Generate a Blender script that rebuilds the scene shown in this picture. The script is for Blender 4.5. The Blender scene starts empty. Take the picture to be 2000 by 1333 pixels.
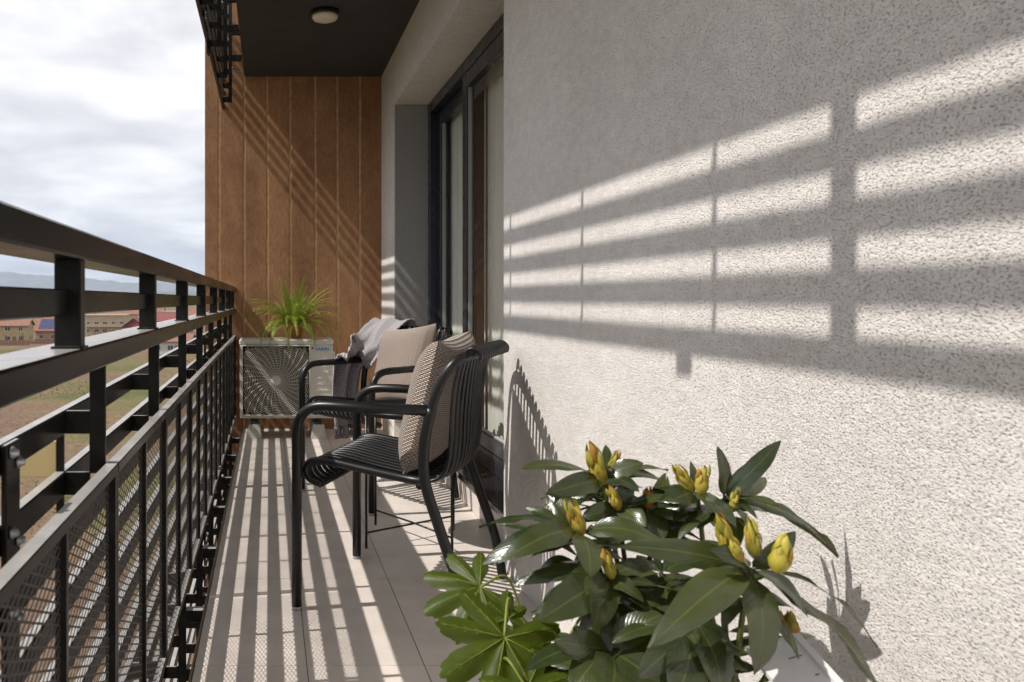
import bpy, bmesh, math, random
from mathutils import Vector, Matrix, noise as mnoise
R = math.radians
random.seed(7)
scene = bpy.context.scene
col = scene.collection

# ------------------------------------------------------------------ camera
F, VX, VY = 1540.0, 526.0, 585.0          # focal length and vanishing point in photo pixels
cam_d = bpy.data.cameras.new('camera')
cam = bpy.data.objects.new('camera', cam_d); col.objects.link(cam)
cam.location = (0, 0, 1.0); cam.rotation_euler = (R(90), 0, 0)
cam_d.sensor_width = 36; cam_d.lens = F / 2000 * 36
cam_d.shift_x = (1000 - VX) / 2000; cam_d.shift_y = -(666.5 - VY) / 2000
cam_d.clip_start = 0.02; cam_d.clip_end = 60000
cam_d.dof.use_dof = True; cam_d.dof.focus_distance = 2.7; cam_d.dof.aperture_fstop = 9.0
scene.camera = cam

# ------------------------------------------------------------------ light
SUN = Vector((0.775, 0.130, -1.0)).normalized()     # direction the light travels
sun_d = bpy.data.lights.new('sun', 'SUN'); sun_d.energy = 3.15; sun_d.angle = R(0.47); sun_d.color = (1.0, 0.955, 0.90)
sun = bpy.data.objects.new('sun', sun_d); col.objects.link(sun)
sun.rotation_euler = SUN.to_track_quat('-Z', 'Y').to_euler(); sun.location = (-6, -2, 9)

world = bpy.data.worlds.new('World'); scene.world = world; world.use_nodes = True
wn = world.node_tree; wn.nodes.clear()
def N(t, typ, **kw):
    n = t.nodes.new(typ)
    for k, v in kw.items(): setattr(n, k, v)
    return n
def ramp(t, pts, interp='LINEAR'):
    n = t.nodes.new('ShaderNodeValToRGB'); r = n.color_ramp; r.interpolation = interp
    while len(r.elements) < len(pts): r.elements.new(0.5)
    for e, (p, c) in zip(r.elements, pts):
        e.position = p; e.color = (c[0], c[1], c[2], 1) if not isinstance(c, (int, float)) else (c, c, c, 1)
    return n
def sky():
    t = wn; L = t.links.new
    out = N(t, 'ShaderNodeOutputWorld'); bg = N(t, 'ShaderNodeBackground'); bg.inputs['Strength'].default_value = 0.1
    sk = N(t, 'ShaderNodeTexSky'); sk.sky_type = 'NISHITA'; sk.sun_disc = False
    sk.sun_elevation = math.asin(-SUN.z); sk.sun_rotation = math.atan2(-SUN.x, -SUN.y)
    tc = N(t, 'ShaderNodeTexCoord'); sep = N(t, 'ShaderNodeSeparateXYZ'); L(tc.outputs['Generated'], sep.inputs[0])
    ab = N(t, 'ShaderNodeMath', operation='ABSOLUTE'); L(sep.outputs['Z'], ab.inputs[0])
    ad = N(t, 'ShaderNodeMath', operation='ADD'); ad.inputs[1].default_value = 0.16; L(ab.outputs[0], ad.inputs[0])
    dx = N(t, 'ShaderNodeMath', operation='DIVIDE'); L(sep.outputs['X'], dx.inputs[0]); L(ad.outputs[0], dx.inputs[1])
    dy = N(t, 'ShaderNodeMath', operation='DIVIDE'); L(sep.outputs['Y'], dy.inputs[0]); L(ad.outputs[0], dy.inputs[1])
    cb = N(t, 'ShaderNodeCombineXYZ'); L(dx.outputs[0], cb.inputs[0]); L(dy.outputs[0], cb.inputs[1])
    n1 = N(t, 'ShaderNodeTexNoise'); n1.inputs['Scale'].default_value = 1.7; n1.inputs['Detail'].default_value = 8; n1.inputs['Roughness'].default_value = 0.52; n1.inputs['Distortion'].default_value = 0.25
    L(cb.outputs[0], n1.inputs['Vector'])
    r1 = ramp(t, [(0.28, (4.5, 4.45, 4.52)), (0.42, (5.7, 5.6, 5.65)), (0.54, (7.2, 7.05, 7.0)), (0.68, (8.9, 8.7, 8.6))])
    L(n1.outputs['Fac'], r1.inputs[0])
    mx = N(t, 'ShaderNodeMix', data_type='RGBA'); mx.inputs[0].default_value = 0.93
    L(sk.outputs[0], mx.inputs[6]); L(r1.outputs[0], mx.inputs[7])
    L(mx.outputs[2], bg.inputs['Color']); L(bg.outputs[0], out.inputs[0])
sky()

vs = scene.view_settings
vs.view_transform = 'Standard'; vs.look = 'None'; vs.gamma = 1; vs.exposure = 0.70; vs.use_curve_mapping = False
scene.cycles.use_denoising = True
scene.cycles.max_bounces = 12; scene.cycles.diffuse_bounces = 8; scene.cycles.glossy_bounces = 4
scene.cycles.transparent_max_bounces = 16; scene.cycles.transmission_bounces = 6; scene.cycles.volume_bounces = 0
scene.cycles.sample_clamp_indirect = 6

# ------------------------------------------------------------------ materials
def new_mat(name):
    m = bpy.data.materials.new(name); m.use_nodes = True
    t = m.node_tree; b = t.nodes['Principled BSDF']
    return m, t, b
def mat(name, c, rough=0.6, metal=0.0, var=0.0, vscale=8.0, bump=0.0, bscale=60.0, bdist=0.002, c2=None, stretch=(1, 1, 1), spec=0.5, detail=4, vlo=0.3, vhi=0.7, rvar=0.0):
    m, t, b = new_mat(name); L = t.links.new
    b.inputs['Base Color'].default_value = (*c, 1); b.inputs['Roughness'].default_value = rough
    b.inputs['Metallic'].default_value = metal; b.inputs['Specular IOR Level'].default_value = spec
    if var or bump or c2 or rvar:
        tc = N(t, 'ShaderNodeTexCoord'); mp = N(t, 'ShaderNodeMapping'); mp.inputs['Scale'].default_value = stretch
        L(tc.outputs['Object'], mp.inputs[0])
    if var or c2:
        n = N(t, 'ShaderNodeTexNoise'); n.inputs['Scale'].default_value = vscale; n.inputs['Detail'].default_value = detail; n.inputs['Roughness'].default_value = 0.6
        L(mp.outputs[0], n.inputs['Vector'])
        lo = tuple(x * (1 - var) for x in c); hi = c2 if c2 else tuple(min(1, x * (1 + var)) for x in c)
        r = ramp(t, [(vlo, lo), (vhi, hi)]); L(n.outputs['Fac'], r.inputs[0]); L(r.outputs[0], b.inputs['Base Color'])
    if rvar:
        n = N(t, 'ShaderNodeTexNoise'); n.inputs['Scale'].default_value = 9; n.inputs['Detail'].default_value = 5
        L(mp.outputs[0], n.inputs['Vector'])
        r = ramp(t, [(0.3, max(0.05, rough - rvar)), (0.7, min(1, rough + rvar))]); L(n.outputs['Fac'], r.inputs[0]); L(r.outputs[0], b.inputs['Roughness'])
    if bump:
        n = N(t, 'ShaderNodeTexNoise'); n.inputs['Scale'].default_value = bscale; n.inputs['Detail'].default_value = 3
        L(mp.outputs[0], n.inputs['Vector'])
        bp = N(t, 'ShaderNodeBump'); bp.inputs['Strength'].default_value = bump; bp.inputs['Distance'].default_value = bdist
        L(n.outputs['Fac'], bp.inputs['Height']); L(bp.outputs[0], b.inputs['Normal'])
    return m

def stucco_mat():
    m, t, b = new_mat('stucco'); L = t.links.new
    b.inputs['Roughness'].default_value = 0.9; b.inputs['Specular IOR Level'].default_value = 0.2
    tc = N(t, 'ShaderNodeTexCoord')
    mp = N(t, 'ShaderNodeMapping'); mp.inputs['Rotation'].default_value = (R(-12), 0, 0); mp.inputs['Scale'].default_value = (1, 0.72, 1.15); L(tc.outputs['Object'], mp.inputs[0])
    n = N(t, 'ShaderNodeTexNoise'); n.inputs['Scale'].default_value = 265; n.inputs['Detail'].default_value = 3; n.inputs['Roughness'].default_value = 0.55
    L(mp.outputs[0], n.inputs['Vector'])
    pits = ramp(t, [(0.32, 0.0), (0.45, 0.8), (0.56, 1.0)]); L(n.outputs['Fac'], pits.inputs[0])
    g = N(t, 'ShaderNodeTexNoise'); g.inputs['Scale'].default_value = 420; g.inputs['Detail'].default_value = 3; g.inputs['Roughness'].default_value = 0.6; L(tc.outputs['Object'], g.inputs['Vector'])
    h = N(t, 'ShaderNodeMath', operation='MULTIPLY_ADD'); h.inputs[1].default_value = 0.45; L(g.outputs['Fac'], h.inputs[0]); L(pits.outputs[0], h.inputs[2])
    g2 = N(t, 'ShaderNodeTexNoise'); g2.inputs['Scale'].default_value = 95; g2.inputs['Detail'].default_value = 3; g2.inputs['Roughness'].default_value = 0.65; L(mp.outputs[0], g2.inputs['Vector'])
    h2 = N(t, 'ShaderNodeMath', operation='MULTIPLY_ADD'); h2.inputs[1].default_value = 1.5; L(g2.outputs['Fac'], h2.inputs[0]); L(h.outputs[0], h2.inputs[2]); h = h2
    bp = N(t, 'ShaderNodeBump'); bp.inputs['Strength'].default_value = 0.85; bp.inputs['Distance'].default_value = 0.0026
    L(h.outputs[0], bp.inputs['Height']); L(bp.outputs[0], b.inputs['Normal'])
    n2 = N(t, 'ShaderNodeTexNoise'); n2.inputs['Scale'].default_value = 1.7; n2.inputs['Detail'].default_value = 5; L(tc.outputs['Object'], n2.inputs['Vector'])
    rc = ramp(t, [(0.3, (0.68, 0.64, 0.60)), (0.7, (0.77, 0.73, 0.69))]); L(n2.outputs['Fac'], rc.inputs[0])
    mx = N(t, 'ShaderNodeMix', data_type='RGBA'); rd = ramp(t, [(0.31, 0.75), (0.41, 0.0)]); L(n.outputs['Fac'], rd.inputs[0])
    n3 = N(t, 'ShaderNodeTexNoise'); n3.inputs['Scale'].default_value = 34; n3.inputs['Detail'].default_value = 6; n3.inputs['Roughness'].default_value = 0.7; L(mp.outputs[0], n3.inputs['Vector'])
    r3 = ramp(t, [(0.3, 0.86), (0.7, 1.08)]); L(n3.outputs['Fac'], r3.inputs[0])
    m3 = N(t, 'ShaderNodeMix', data_type='RGBA', blend_type='MULTIPLY'); m3.inputs[0].default_value = 1; L(rc.outputs[0], m3.inputs[6]); L(r3.outputs[0], m3.inputs[7])
    L(rd.outputs[0], mx.inputs[0]); L(m3.outputs[2], mx.inputs[6]); mx.inputs[7].default_value = (0.30, 0.27, 0.24, 1)  # shade inside the pits painted into the base colour
    L(mx.outputs[2], b.inputs['Base Color'])
    return m

def rust_mat():
    m, t, b = new_mat('rust_plaster'); L = t.links.new
    b.inputs['Roughness'].default_value = 0.75; b.inputs['Specular IOR Level'].default_value = 0.35
    tc = N(t, 'ShaderNodeTexCoord'); oi = N(t, 'ShaderNodeObjectInfo')
    mp = N(t, 'ShaderNodeMapping'); mp.inputs['Scale'].default_value = (1, 1, 0.55); L(tc.outputs['Object'], mp.inputs[0])
    n = N(t, 'ShaderNodeTexNoise'); n.inputs['Scale'].default_value = 3.2; n.inputs['Detail'].default_value = 8; n.inputs['Roughness'].default_value = 0.66; n.inputs['Distortion'].default_value = 0.6
    L(mp.outputs[0], n.inputs['Vector'])
    r = ramp(t, [(0.25, (0.20, 0.092, 0.044)), (0.45, (0.30, 0.148, 0.070)), (0.6, (0.38, 0.198, 0.094)), (0.8, (0.52, 0.30, 0.145))]); L(n.outputs['Fac'], r.inputs[0])
    mp2 = N(t, 'ShaderNodeMapping'); mp2.inputs['Scale'].default_value = (60, 60, 22); L(tc.outputs['Object'], mp2.inputs[0])
    n2 = N(t, 'ShaderNodeTexNoise'); n2.inputs['Scale'].default_value = 1.0; n2.inputs['Detail'].default_value = 3; L(mp2.outputs[0], n2.inputs['Vector'])
    r2 = ramp(t, [(0.3, 0.78), (0.7, 1.12)]); L(n2.outputs['Fac'], r2.inputs[0])
    mx = N(t, 'ShaderNodeMix', data_type='RGBA', blend_type='MULTIPLY'); mx.inputs[0].default_value = 1
    L(r.outputs[0], mx.inputs[6]); L(r2.outputs[0], mx.inputs[7])
    mo = N(t, 'ShaderNodeMath', operation='MULTIPLY_ADD'); mo.inputs[1].default_value = 0.16; mo.inputs[2].default_value = 0.92; L(oi.outputs['Random'], mo.inputs[0])
    mx2 = N(t, 'ShaderNodeMix', data_type='RGBA', blend_type='MULTIPLY'); mx2.inputs[0].default_value = 1
    L(mx.outputs[2], mx2.inputs[6]); L(mo.outputs[0], mx2.inputs[7]); L(mx2.outputs[2], b.inputs['Base Color'])
    nb = N(t, 'ShaderNodeTexNoise'); nb.inputs['Scale'].default_value = 160; nb.inputs['Detail'].default_value = 3; L(tc.outputs['Object'], nb.inputs['Vector'])
    bp = N(t, 'ShaderNodeBump'); bp.inputs['Strength'].default_value = 0.35; bp.inputs['Distance'].default_value = 0.0015
    L(nb.outputs['Fac'], bp.inputs['Height']); L(bp.outputs[0], b.inputs['Normal'])
    return m

def leaf_mat(name, c1, c2, rough=0.35, trans=0.25, tcol=None, vein=0.0, c3=None, spec=0.5):
    m, t, b = new_mat(name); L = t.links.new
    out = t.nodes['Material Output']
    b.inputs['Roughness'].default_value = rough; b.inputs['Specular IOR Level'].default_value = spec
    oi = N(t, 'ShaderNodeObjectInfo'); tc = N(t, 'ShaderNodeTexCoord')
    n = N(t, 'ShaderNodeTexNoise'); n.inputs['Scale'].default_value = 45; n.inputs['Detail'].default_value = 5; L(tc.outputs['Object'], n.inputs['Vector'])
    ad = N(t, 'ShaderNodeMath', operation='MULTIPLY_ADD'); ad.inputs[1].default_value = 0.5; L(oi.outputs['Random'], ad.inputs[0])
    su = N(t, 'ShaderNodeMath', operation='MULTIPLY'); su.inputs[1].default_value = 0.5; L(n.outputs['Fac'], su.inputs[0]); L(su.outputs[0], ad.inputs[2])
    r = ramp(t, c3 if c3 else [(0.2, c1), (0.75, c2)]); L(ad.outputs[0], r.inputs[0])
    src = r.outputs[0]
    uv = N(t, 'ShaderNodeUVMap')
    sp = N(t, 'ShaderNodeSeparateXYZ'); L(uv.outputs[0], sp.inputs[0])
    if vein:
        a = N(t, 'ShaderNodeMath', operation='SUBTRACT'); a.inputs[1].default_value = 0.5; L(sp.outputs['X'], a.inputs[0])
        ab = N(t, 'ShaderNodeMath', operation='ABSOLUTE'); L(a.outputs[0], ab.inputs[0])
        rv = ramp(t, [(0.008, 1.0), (0.035, 0.0)]); L(ab.outputs[0], rv.inputs[0])
        mv = N(t, 'ShaderNodeMath', operation='MULTIPLY'); mv.inputs[1].default_value = vein; L(rv.outputs[0], mv.inputs[0])
        mx = N(t, 'ShaderNodeMix', data_type='RGBA'); L(mv.outputs[0], mx.inputs[0]); L(src, mx.inputs[6]); mx.inputs[7].default_value = (0.30, 0.32, 0.07, 1)
        src = mx.outputs[2]
        # side veins as fine relief
        k = N(t, 'ShaderNodeMath', operation='MULTIPLY_ADD'); k.inputs[1].default_value = -0.55; L(ab.outputs[0], k.inputs[0]); L(sp.outputs['Y'], k.inputs[2])
        s = N(t, 'ShaderNodeMath', operation='MULTIPLY'); s.inputs[1].default_value = 85.0; L(k.outputs[0], s.inputs[0])
        si = N(t, 'ShaderNodeMath', operation='SINE'); L(s.outputs[0], si.inputs[0])
        hb = N(t, 'ShaderNodeMath', operation='MULTIPLY_ADD'); hb.inputs[1].default_value = 0.08; L(si.outputs[0], hb.inputs[0]); L(n.outputs['Fac'], hb.inputs[2])
        bp = N(t, 'ShaderNodeBump'); bp.inputs['Strength'].default_value = 0.5; bp.inputs['Distance'].default_value = 0.0016; L(hb.outputs[0], bp.inputs['Height'])
        L(bp.outputs[0], b.inputs['Normal'])
    L(src, b.inputs['Base Color'])
    tr = N(t, 'ShaderNodeBsdfTranslucent')
    if tcol: tr.inputs['Color'].default_value = (*tcol, 1)
    else: L(src, tr.inputs['Color'])
    ms = N(t, 'ShaderNodeMixShader'); ms.inputs[0].default_value = trans
    L(b.outputs[0], ms.inputs[1]); L(tr.outputs[0], ms.inputs[2]); L(ms.outputs[0], out.inputs['Surface'])
    return m

def knit_mat(name, c1, c2, scale, kind='waffle'):
    m, t, b = new_mat(name); L = t.links.new
    b.inputs['Roughness'].default_value = 0.95; b.inputs['Specular IOR Level'].default_value = 0.1
    b.inputs['Sheen Weight'].default_value = 0.25
    uv = N(t, 'ShaderNodeUVMap')
    mp = N(t, 'ShaderNodeMapping'); mp.inputs['Scale'].default_value = (scale, scale * (1.25 if kind == 'rib' else 1), 1); L(uv.outputs[0], mp.inputs[0])
    sp = N(t, 'ShaderNodeSeparateXYZ'); L(mp.outputs[0], sp.inputs[0])
    def wave(src, mul, off=None):
        a = N(t, 'ShaderNodeMath', operation='MULTIPLY'); a.inputs[1].default_value = mul; L(src, a.inputs[0])
        s = a
        if off is not None:
            s = N(t, 'ShaderNodeMath', operation='ADD'); L(a.outputs[0], s.inputs[0]); L(off, s.inputs[1])
        w = N(t, 'ShaderNodeMath', operation='SINE'); L(s.outputs[0], w.inputs[0]); return w.outputs[0]
    nz = N(t, 'ShaderNodeTexNoise'); nz.inputs['Scale'].default_value = 1.3; nz.inputs['Detail'].default_value = 3; L(mp.outputs[0], nz.inputs['Vector'])
    if kind == 'waffle':
        wy = wave(sp.outputs['Y'], math.pi)
        fl = N(t, 'ShaderNodeMath', operation='FLOOR'); L(sp.outputs['Y'], fl.inputs[0])
        of = N(t, 'ShaderNodeMath', operation='MULTIPLY'); of.inputs[1].default_value = math.pi / 2; L(fl.outputs[0], of.inputs[0])
        wx = wave(sp.outputs['X'], math.pi, of.outputs[0])
        ax = N(t, 'ShaderNodeMath', operation='ABSOLUTE'); L(wx, ax.inputs[0]); ay = N(t, 'ShaderNodeMath', operation='ABSOLUTE'); L(wy, ay.inputs[0])
        h = N(t, 'ShaderNodeMath', operation='MULTIPLY'); L(ax.outputs[0], h.inputs[0]); L(ay.outputs[0], h.inputs[1])
    else:
        wy = wave(sp.outputs['Y'], math.pi); ay = N(t, 'ShaderNodeMath', operation='ABSOLUTE'); L(wy, ay.inputs[0])
        wx = wave(sp.outputs['X'], math.pi * 0.7); ax = N(t, 'ShaderNodeMath', operation='MULTIPLY_ADD'); ax.inputs[1].default_value = 0.12; ax.inputs[2].default_value = 0.0; L(wx, ax.inputs[0])
        h = N(t, 'ShaderNodeMath', operation='ADD'); L(ay.outputs[0], h.inputs[0]); L(ax.outputs[0], h.inputs[1])
    hn = N(t, 'ShaderNodeMath', operation='MULTIPLY_ADD'); hn.inputs[1].default_value = 0.45; L(nz.outputs['Fac'], hn.inputs[0]); L(h.outputs[0], hn.inputs[2])
    r = ramp(t, [(0.25, c1), (0.95, c2)]); L(hn.outputs[0], r.inputs[0]); L(r.outputs[0], b.inputs['Base Color'])
    bp = N(t, 'ShaderNodeBump'); bp.inputs['Strength'].default_value = 0.9; bp.inputs['Distance'].default_value = 0.005; L(hn.outputs[0], bp.inputs['Height'])
    L(bp.outputs[0], b.inputs['Normal'])
    return m

def glass_mat():
    m = bpy.data.materials.new('window_glass'); m.use_nodes = True; t = m.node_tree; t.nodes.clear(); L = t.links.new
    out = N(t, 'ShaderNodeOutputMaterial'); g = N(t, 'ShaderNodeBsdfGlossy'); g.inputs['Roughness'].default_value = 0.01
    tr = N(t, 'ShaderNodeBsdfTransparent'); tr.inputs['Color'].default_value = (0.93, 0.96, 0.95, 1)
    fr = N(t, 'ShaderNodeFresnel'); ge = N(t, 'ShaderNodeNewGeometry')
    io = N(t, 'ShaderNodeMath', operation='MULTIPLY_ADD'); io.inputs[1].default_value = 1 / 1.45 - 1.45; io.inputs[2].default_value = 1.45     # same pane from both sides
    L(ge.outputs['Backfacing'], io.inputs[0]); L(io.outputs[0], fr.inputs['IOR'])
    ms = N(t, 'ShaderNodeMixShader'); L(fr.outputs[0], ms.inputs[0]); L(tr.outputs[0], ms.inputs[1]); L(g.outputs[0], ms.inputs[2]); L(ms.outputs[0], out.inputs[0])
    return m

M = {}
M['stucco'] = stucco_mat(); M['rust'] = rust_mat(); M['glass'] = glass_mat()
M['joint'] = mat('sand_joint', (0.50, 0.32, 0.17), 0.9, var=0.3, vscale=25)
M['steel'] = mat('black_steel', (0.012, 0.011, 0.010), 0.27, var=0.35, vscale=14, bump=0.04, bscale=120, bdist=0.0006, rvar=0.07, stretch=(1, 0.25, 1), spec=0.2)
def dusty(m, dust, amt):
    t = m.node_tree; L = t.links.new; b = t.nodes['Principled BSDF']; src = b.inputs['Base Color'].links[0].from_socket
    ge = N(t, 'ShaderNodeNewGeometry'); sp = N(t, 'ShaderNodeSeparateXYZ'); L(ge.outputs['True Normal'], sp.inputs[0])
    r = ramp(t, [(0.80, 0.0), (0.95, 1.0)]); L(sp.outputs['Z'], r.inputs[0])
    tc = N(t, 'ShaderNodeTexCoord'); n = N(t, 'ShaderNodeTexNoise'); n.inputs['Scale'].default_value = 16; n.inputs['Detail'].default_value = 7; L(tc.outputs['Object'], n.inputs['Vector'])
    rn = ramp(t, [(0.25, amt * 0.7), (0.7, amt)]); L(n.outputs['Fac'], rn.inputs[0])
    mu = N(t, 'ShaderNodeMath', operation='MULTIPLY'); L(r.outputs[0], mu.inputs[0]); L(rn.outputs[0], mu.inputs[1])
    mx = N(t, 'ShaderNodeMix', data_type='RGBA'); L(mu.outputs[0], mx.inputs[0]); L(src, mx.inputs[6]); mx.inputs[7].default_value = (*dust, 1); L(mx.outputs[2], b.inputs['Base Color'])
dusty(M['steel'], (0.46, 0.44, 0.42), 0.85)
M['mesh'] = mat('expanded_steel', (0.035, 0.031, 0.028), 0.45)
M['zinc'] = mat('zinc_bolt', (0.45, 0.47, 0.48), 0.35, metal=0.9)
M['cream'] = mat('cream_plate', (0.62, 0.47, 0.22), 0.6, var=0.1)
M['tile'] = mat('porcelain_tile', (0.67, 0.60, 0.54), 0.40, var=0.10, vscale=7, bump=0.06, bscale=120, bdist=0.0008, detail=8, rvar=0.08)
def per_object(m, amt):
    t = m.node_tree; L = t.links.new; b = t.nodes['Principled BSDF']; src = b.inputs['Base Color'].links[0].from_socket
    oi = N(t, 'ShaderNodeObjectInfo'); mo = N(t, 'ShaderNodeMath', operation='MULTIPLY_ADD'); mo.inputs[1].default_value = amt; mo.inputs[2].default_value = 1 - amt; L(oi.outputs['Random'], mo.inputs[0])
    mx = N(t, 'ShaderNodeMix', data_type='RGBA', blend_type='MULTIPLY'); mx.inputs[0].default_value = 1; L(src, mx.inputs[6]); L(mo.outputs[0], mx.inputs[7]); L(mx.outputs[2], b.inputs['Base Color'])
per_object(M['tile'], 0.09)
M['grout'] = mat('grout', (0.17, 0.135, 0.105), 0.9)
M['slab'] = mat('dark_slab', (0.06, 0.055, 0.05), 0.8, var=0.2, bump=0.3, bscale=120)
M['ceiling'] = mat('charcoal_ceiling', (0.040, 0.038, 0.040), 0.85, var=0.15, vscale=5, bump=0.35, bscale=170, bdist=0.0015)
M['trim'] = mat('edge_profile', (0.30, 0.24, 0.18), 0.4, metal=0.6)
M['frame'] = mat('anthracite_frame', (0.018, 0.022, 0.030), 0.3, var=0.15, rvar=0.06)
M['granite'] = mat('black_granite', (0.014, 0.013, 0.013), 0.14, var=0.4, vscale=90)
M['curtain'] = mat('sheer_curtain', (0.72, 0.69, 0.62), 0.9, var=0.06, vscale=30, stretch=(1, 1, 0.1))
M['room'] = mat('room_plaster', (0.7, 0.67, 0.62), 0.9)
M['chair'] = mat('black_powder_coat', (0.011, 0.0105, 0.0105), 0.34, bump=0.10, bscale=900, bdist=0.0003, rvar=0.05, spec=0.4)
M['rubber'] = mat('grey_glide', (0.35, 0.34, 0.33), 0.6)
M['acwhite'] = mat('ivory_enamel', (0.66, 0.62, 0.55), 0.42, var=0.06, vscale=5, rvar=0.06)
M['acgrille'] = mat('ivory_grille', (0.58, 0.54, 0.47), 0.5)
M['acdark'] = mat('fan_cavity', (0.030, 0.027, 0.025), 0.6)
M['logo'] = mat('blue_print', (0.0, 0.22, 0.62), 0.5)
M['logo2'] = mat('teal_print', (0.0, 0.42, 0.50), 0.5)
M['concrete'] = mat('pale_block', (0.52, 0.49, 0.44), 0.8, var=0.12, vscale=20, bump=0.2)
M['terracotta'] = mat('terracotta', (0.42, 0.15, 0.06), 0.8, var=0.2, vscale=20, bump=0.15)
M['soil'] = mat('potting_soil', (0.035, 0.025, 0.018), 0.95, var=0.4, vscale=60, bump=0.6, bscale=90, bdist=0.01)
M['fern'] = leaf_mat('fern_frond', (0.15, 0.22, 0.022), (0.36, 0.40, 0.055), 0.5, 0.38)
M['rhodo'] = leaf_mat('rhododendron_leaf', (0.014, 0.027, 0.009), (0.056, 0.068, 0.022), 0.25, 0.10, tcol=(0.24, 0.28, 0.03), vein=0.20, spec=0.8)
M['fatsia'] = leaf_mat('fatsia_leaf', (0.026, 0.052, 0.005), (0.070, 0.098, 0.008), 0.45, 0.30, tcol=(0.24, 0.27, 0.012), spec=0.3)
M['vein'] = leaf_mat('leaf_rib', (0.17, 0.23, 0.03), (0.24, 0.28, 0.04), 0.5, 0.2)
M['bud'] = leaf_mat('bud_scale', (0.42, 0.38, 0.045), (0.62, 0.52, 0.08), 0.55, 0.2, c3=[(0.22, (0.16, 0.17, 0.03)), (0.36, (0.34, 0.30, 0.035)), (0.55, (0.52, 0.44, 0.06)), (0.72, (0.40, 0.21, 0.03))])
M['bud_orange'] = leaf_mat('orange_bud_scale', (0.45, 0.16, 0.02), (0.60, 0.26, 0.03), 0.5, 0.2)
M['stem'] = mat('green_stem', (0.14, 0.16, 0.04), 0.6, var=0.3, vscale=30)
M['bark'] = mat('brown_bark', (0.10, 0.065, 0.04), 0.85, var=0.3, vscale=30, bump=0.4)
M['pot'] = mat('grey_pot', (0.10, 0.10, 0.10), 0.6, var=0.15)
M['card'] = mat('white_card', (0.70, 0.69, 0.69), 0.5)
M['ink'] = mat('ink', (0.03, 0.03, 0.035), 0.7)
M['pillow'] = knit_mat('beige_waffle_knit', (0.15, 0.115, 0.09), (0.50, 0.41, 0.345), 68)
M['pillow2'] = knit_mat('taupe_rib_knit', (0.18, 0.135, 0.105), (0.44, 0.35, 0.295), 62, 'rib')
M['throw'] = knit_mat('lilac_grey_knit', (0.24, 0.22, 0.235), (0.60, 0.56, 0.57), 52)
M['lamp_white'] = mat('opal_diffuser', (0.80, 0.72, 0.62), 0.35)
M['lamp_black'] = mat('black_lamp_base', (0.015, 0.015, 0.015), 0.4)

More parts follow.
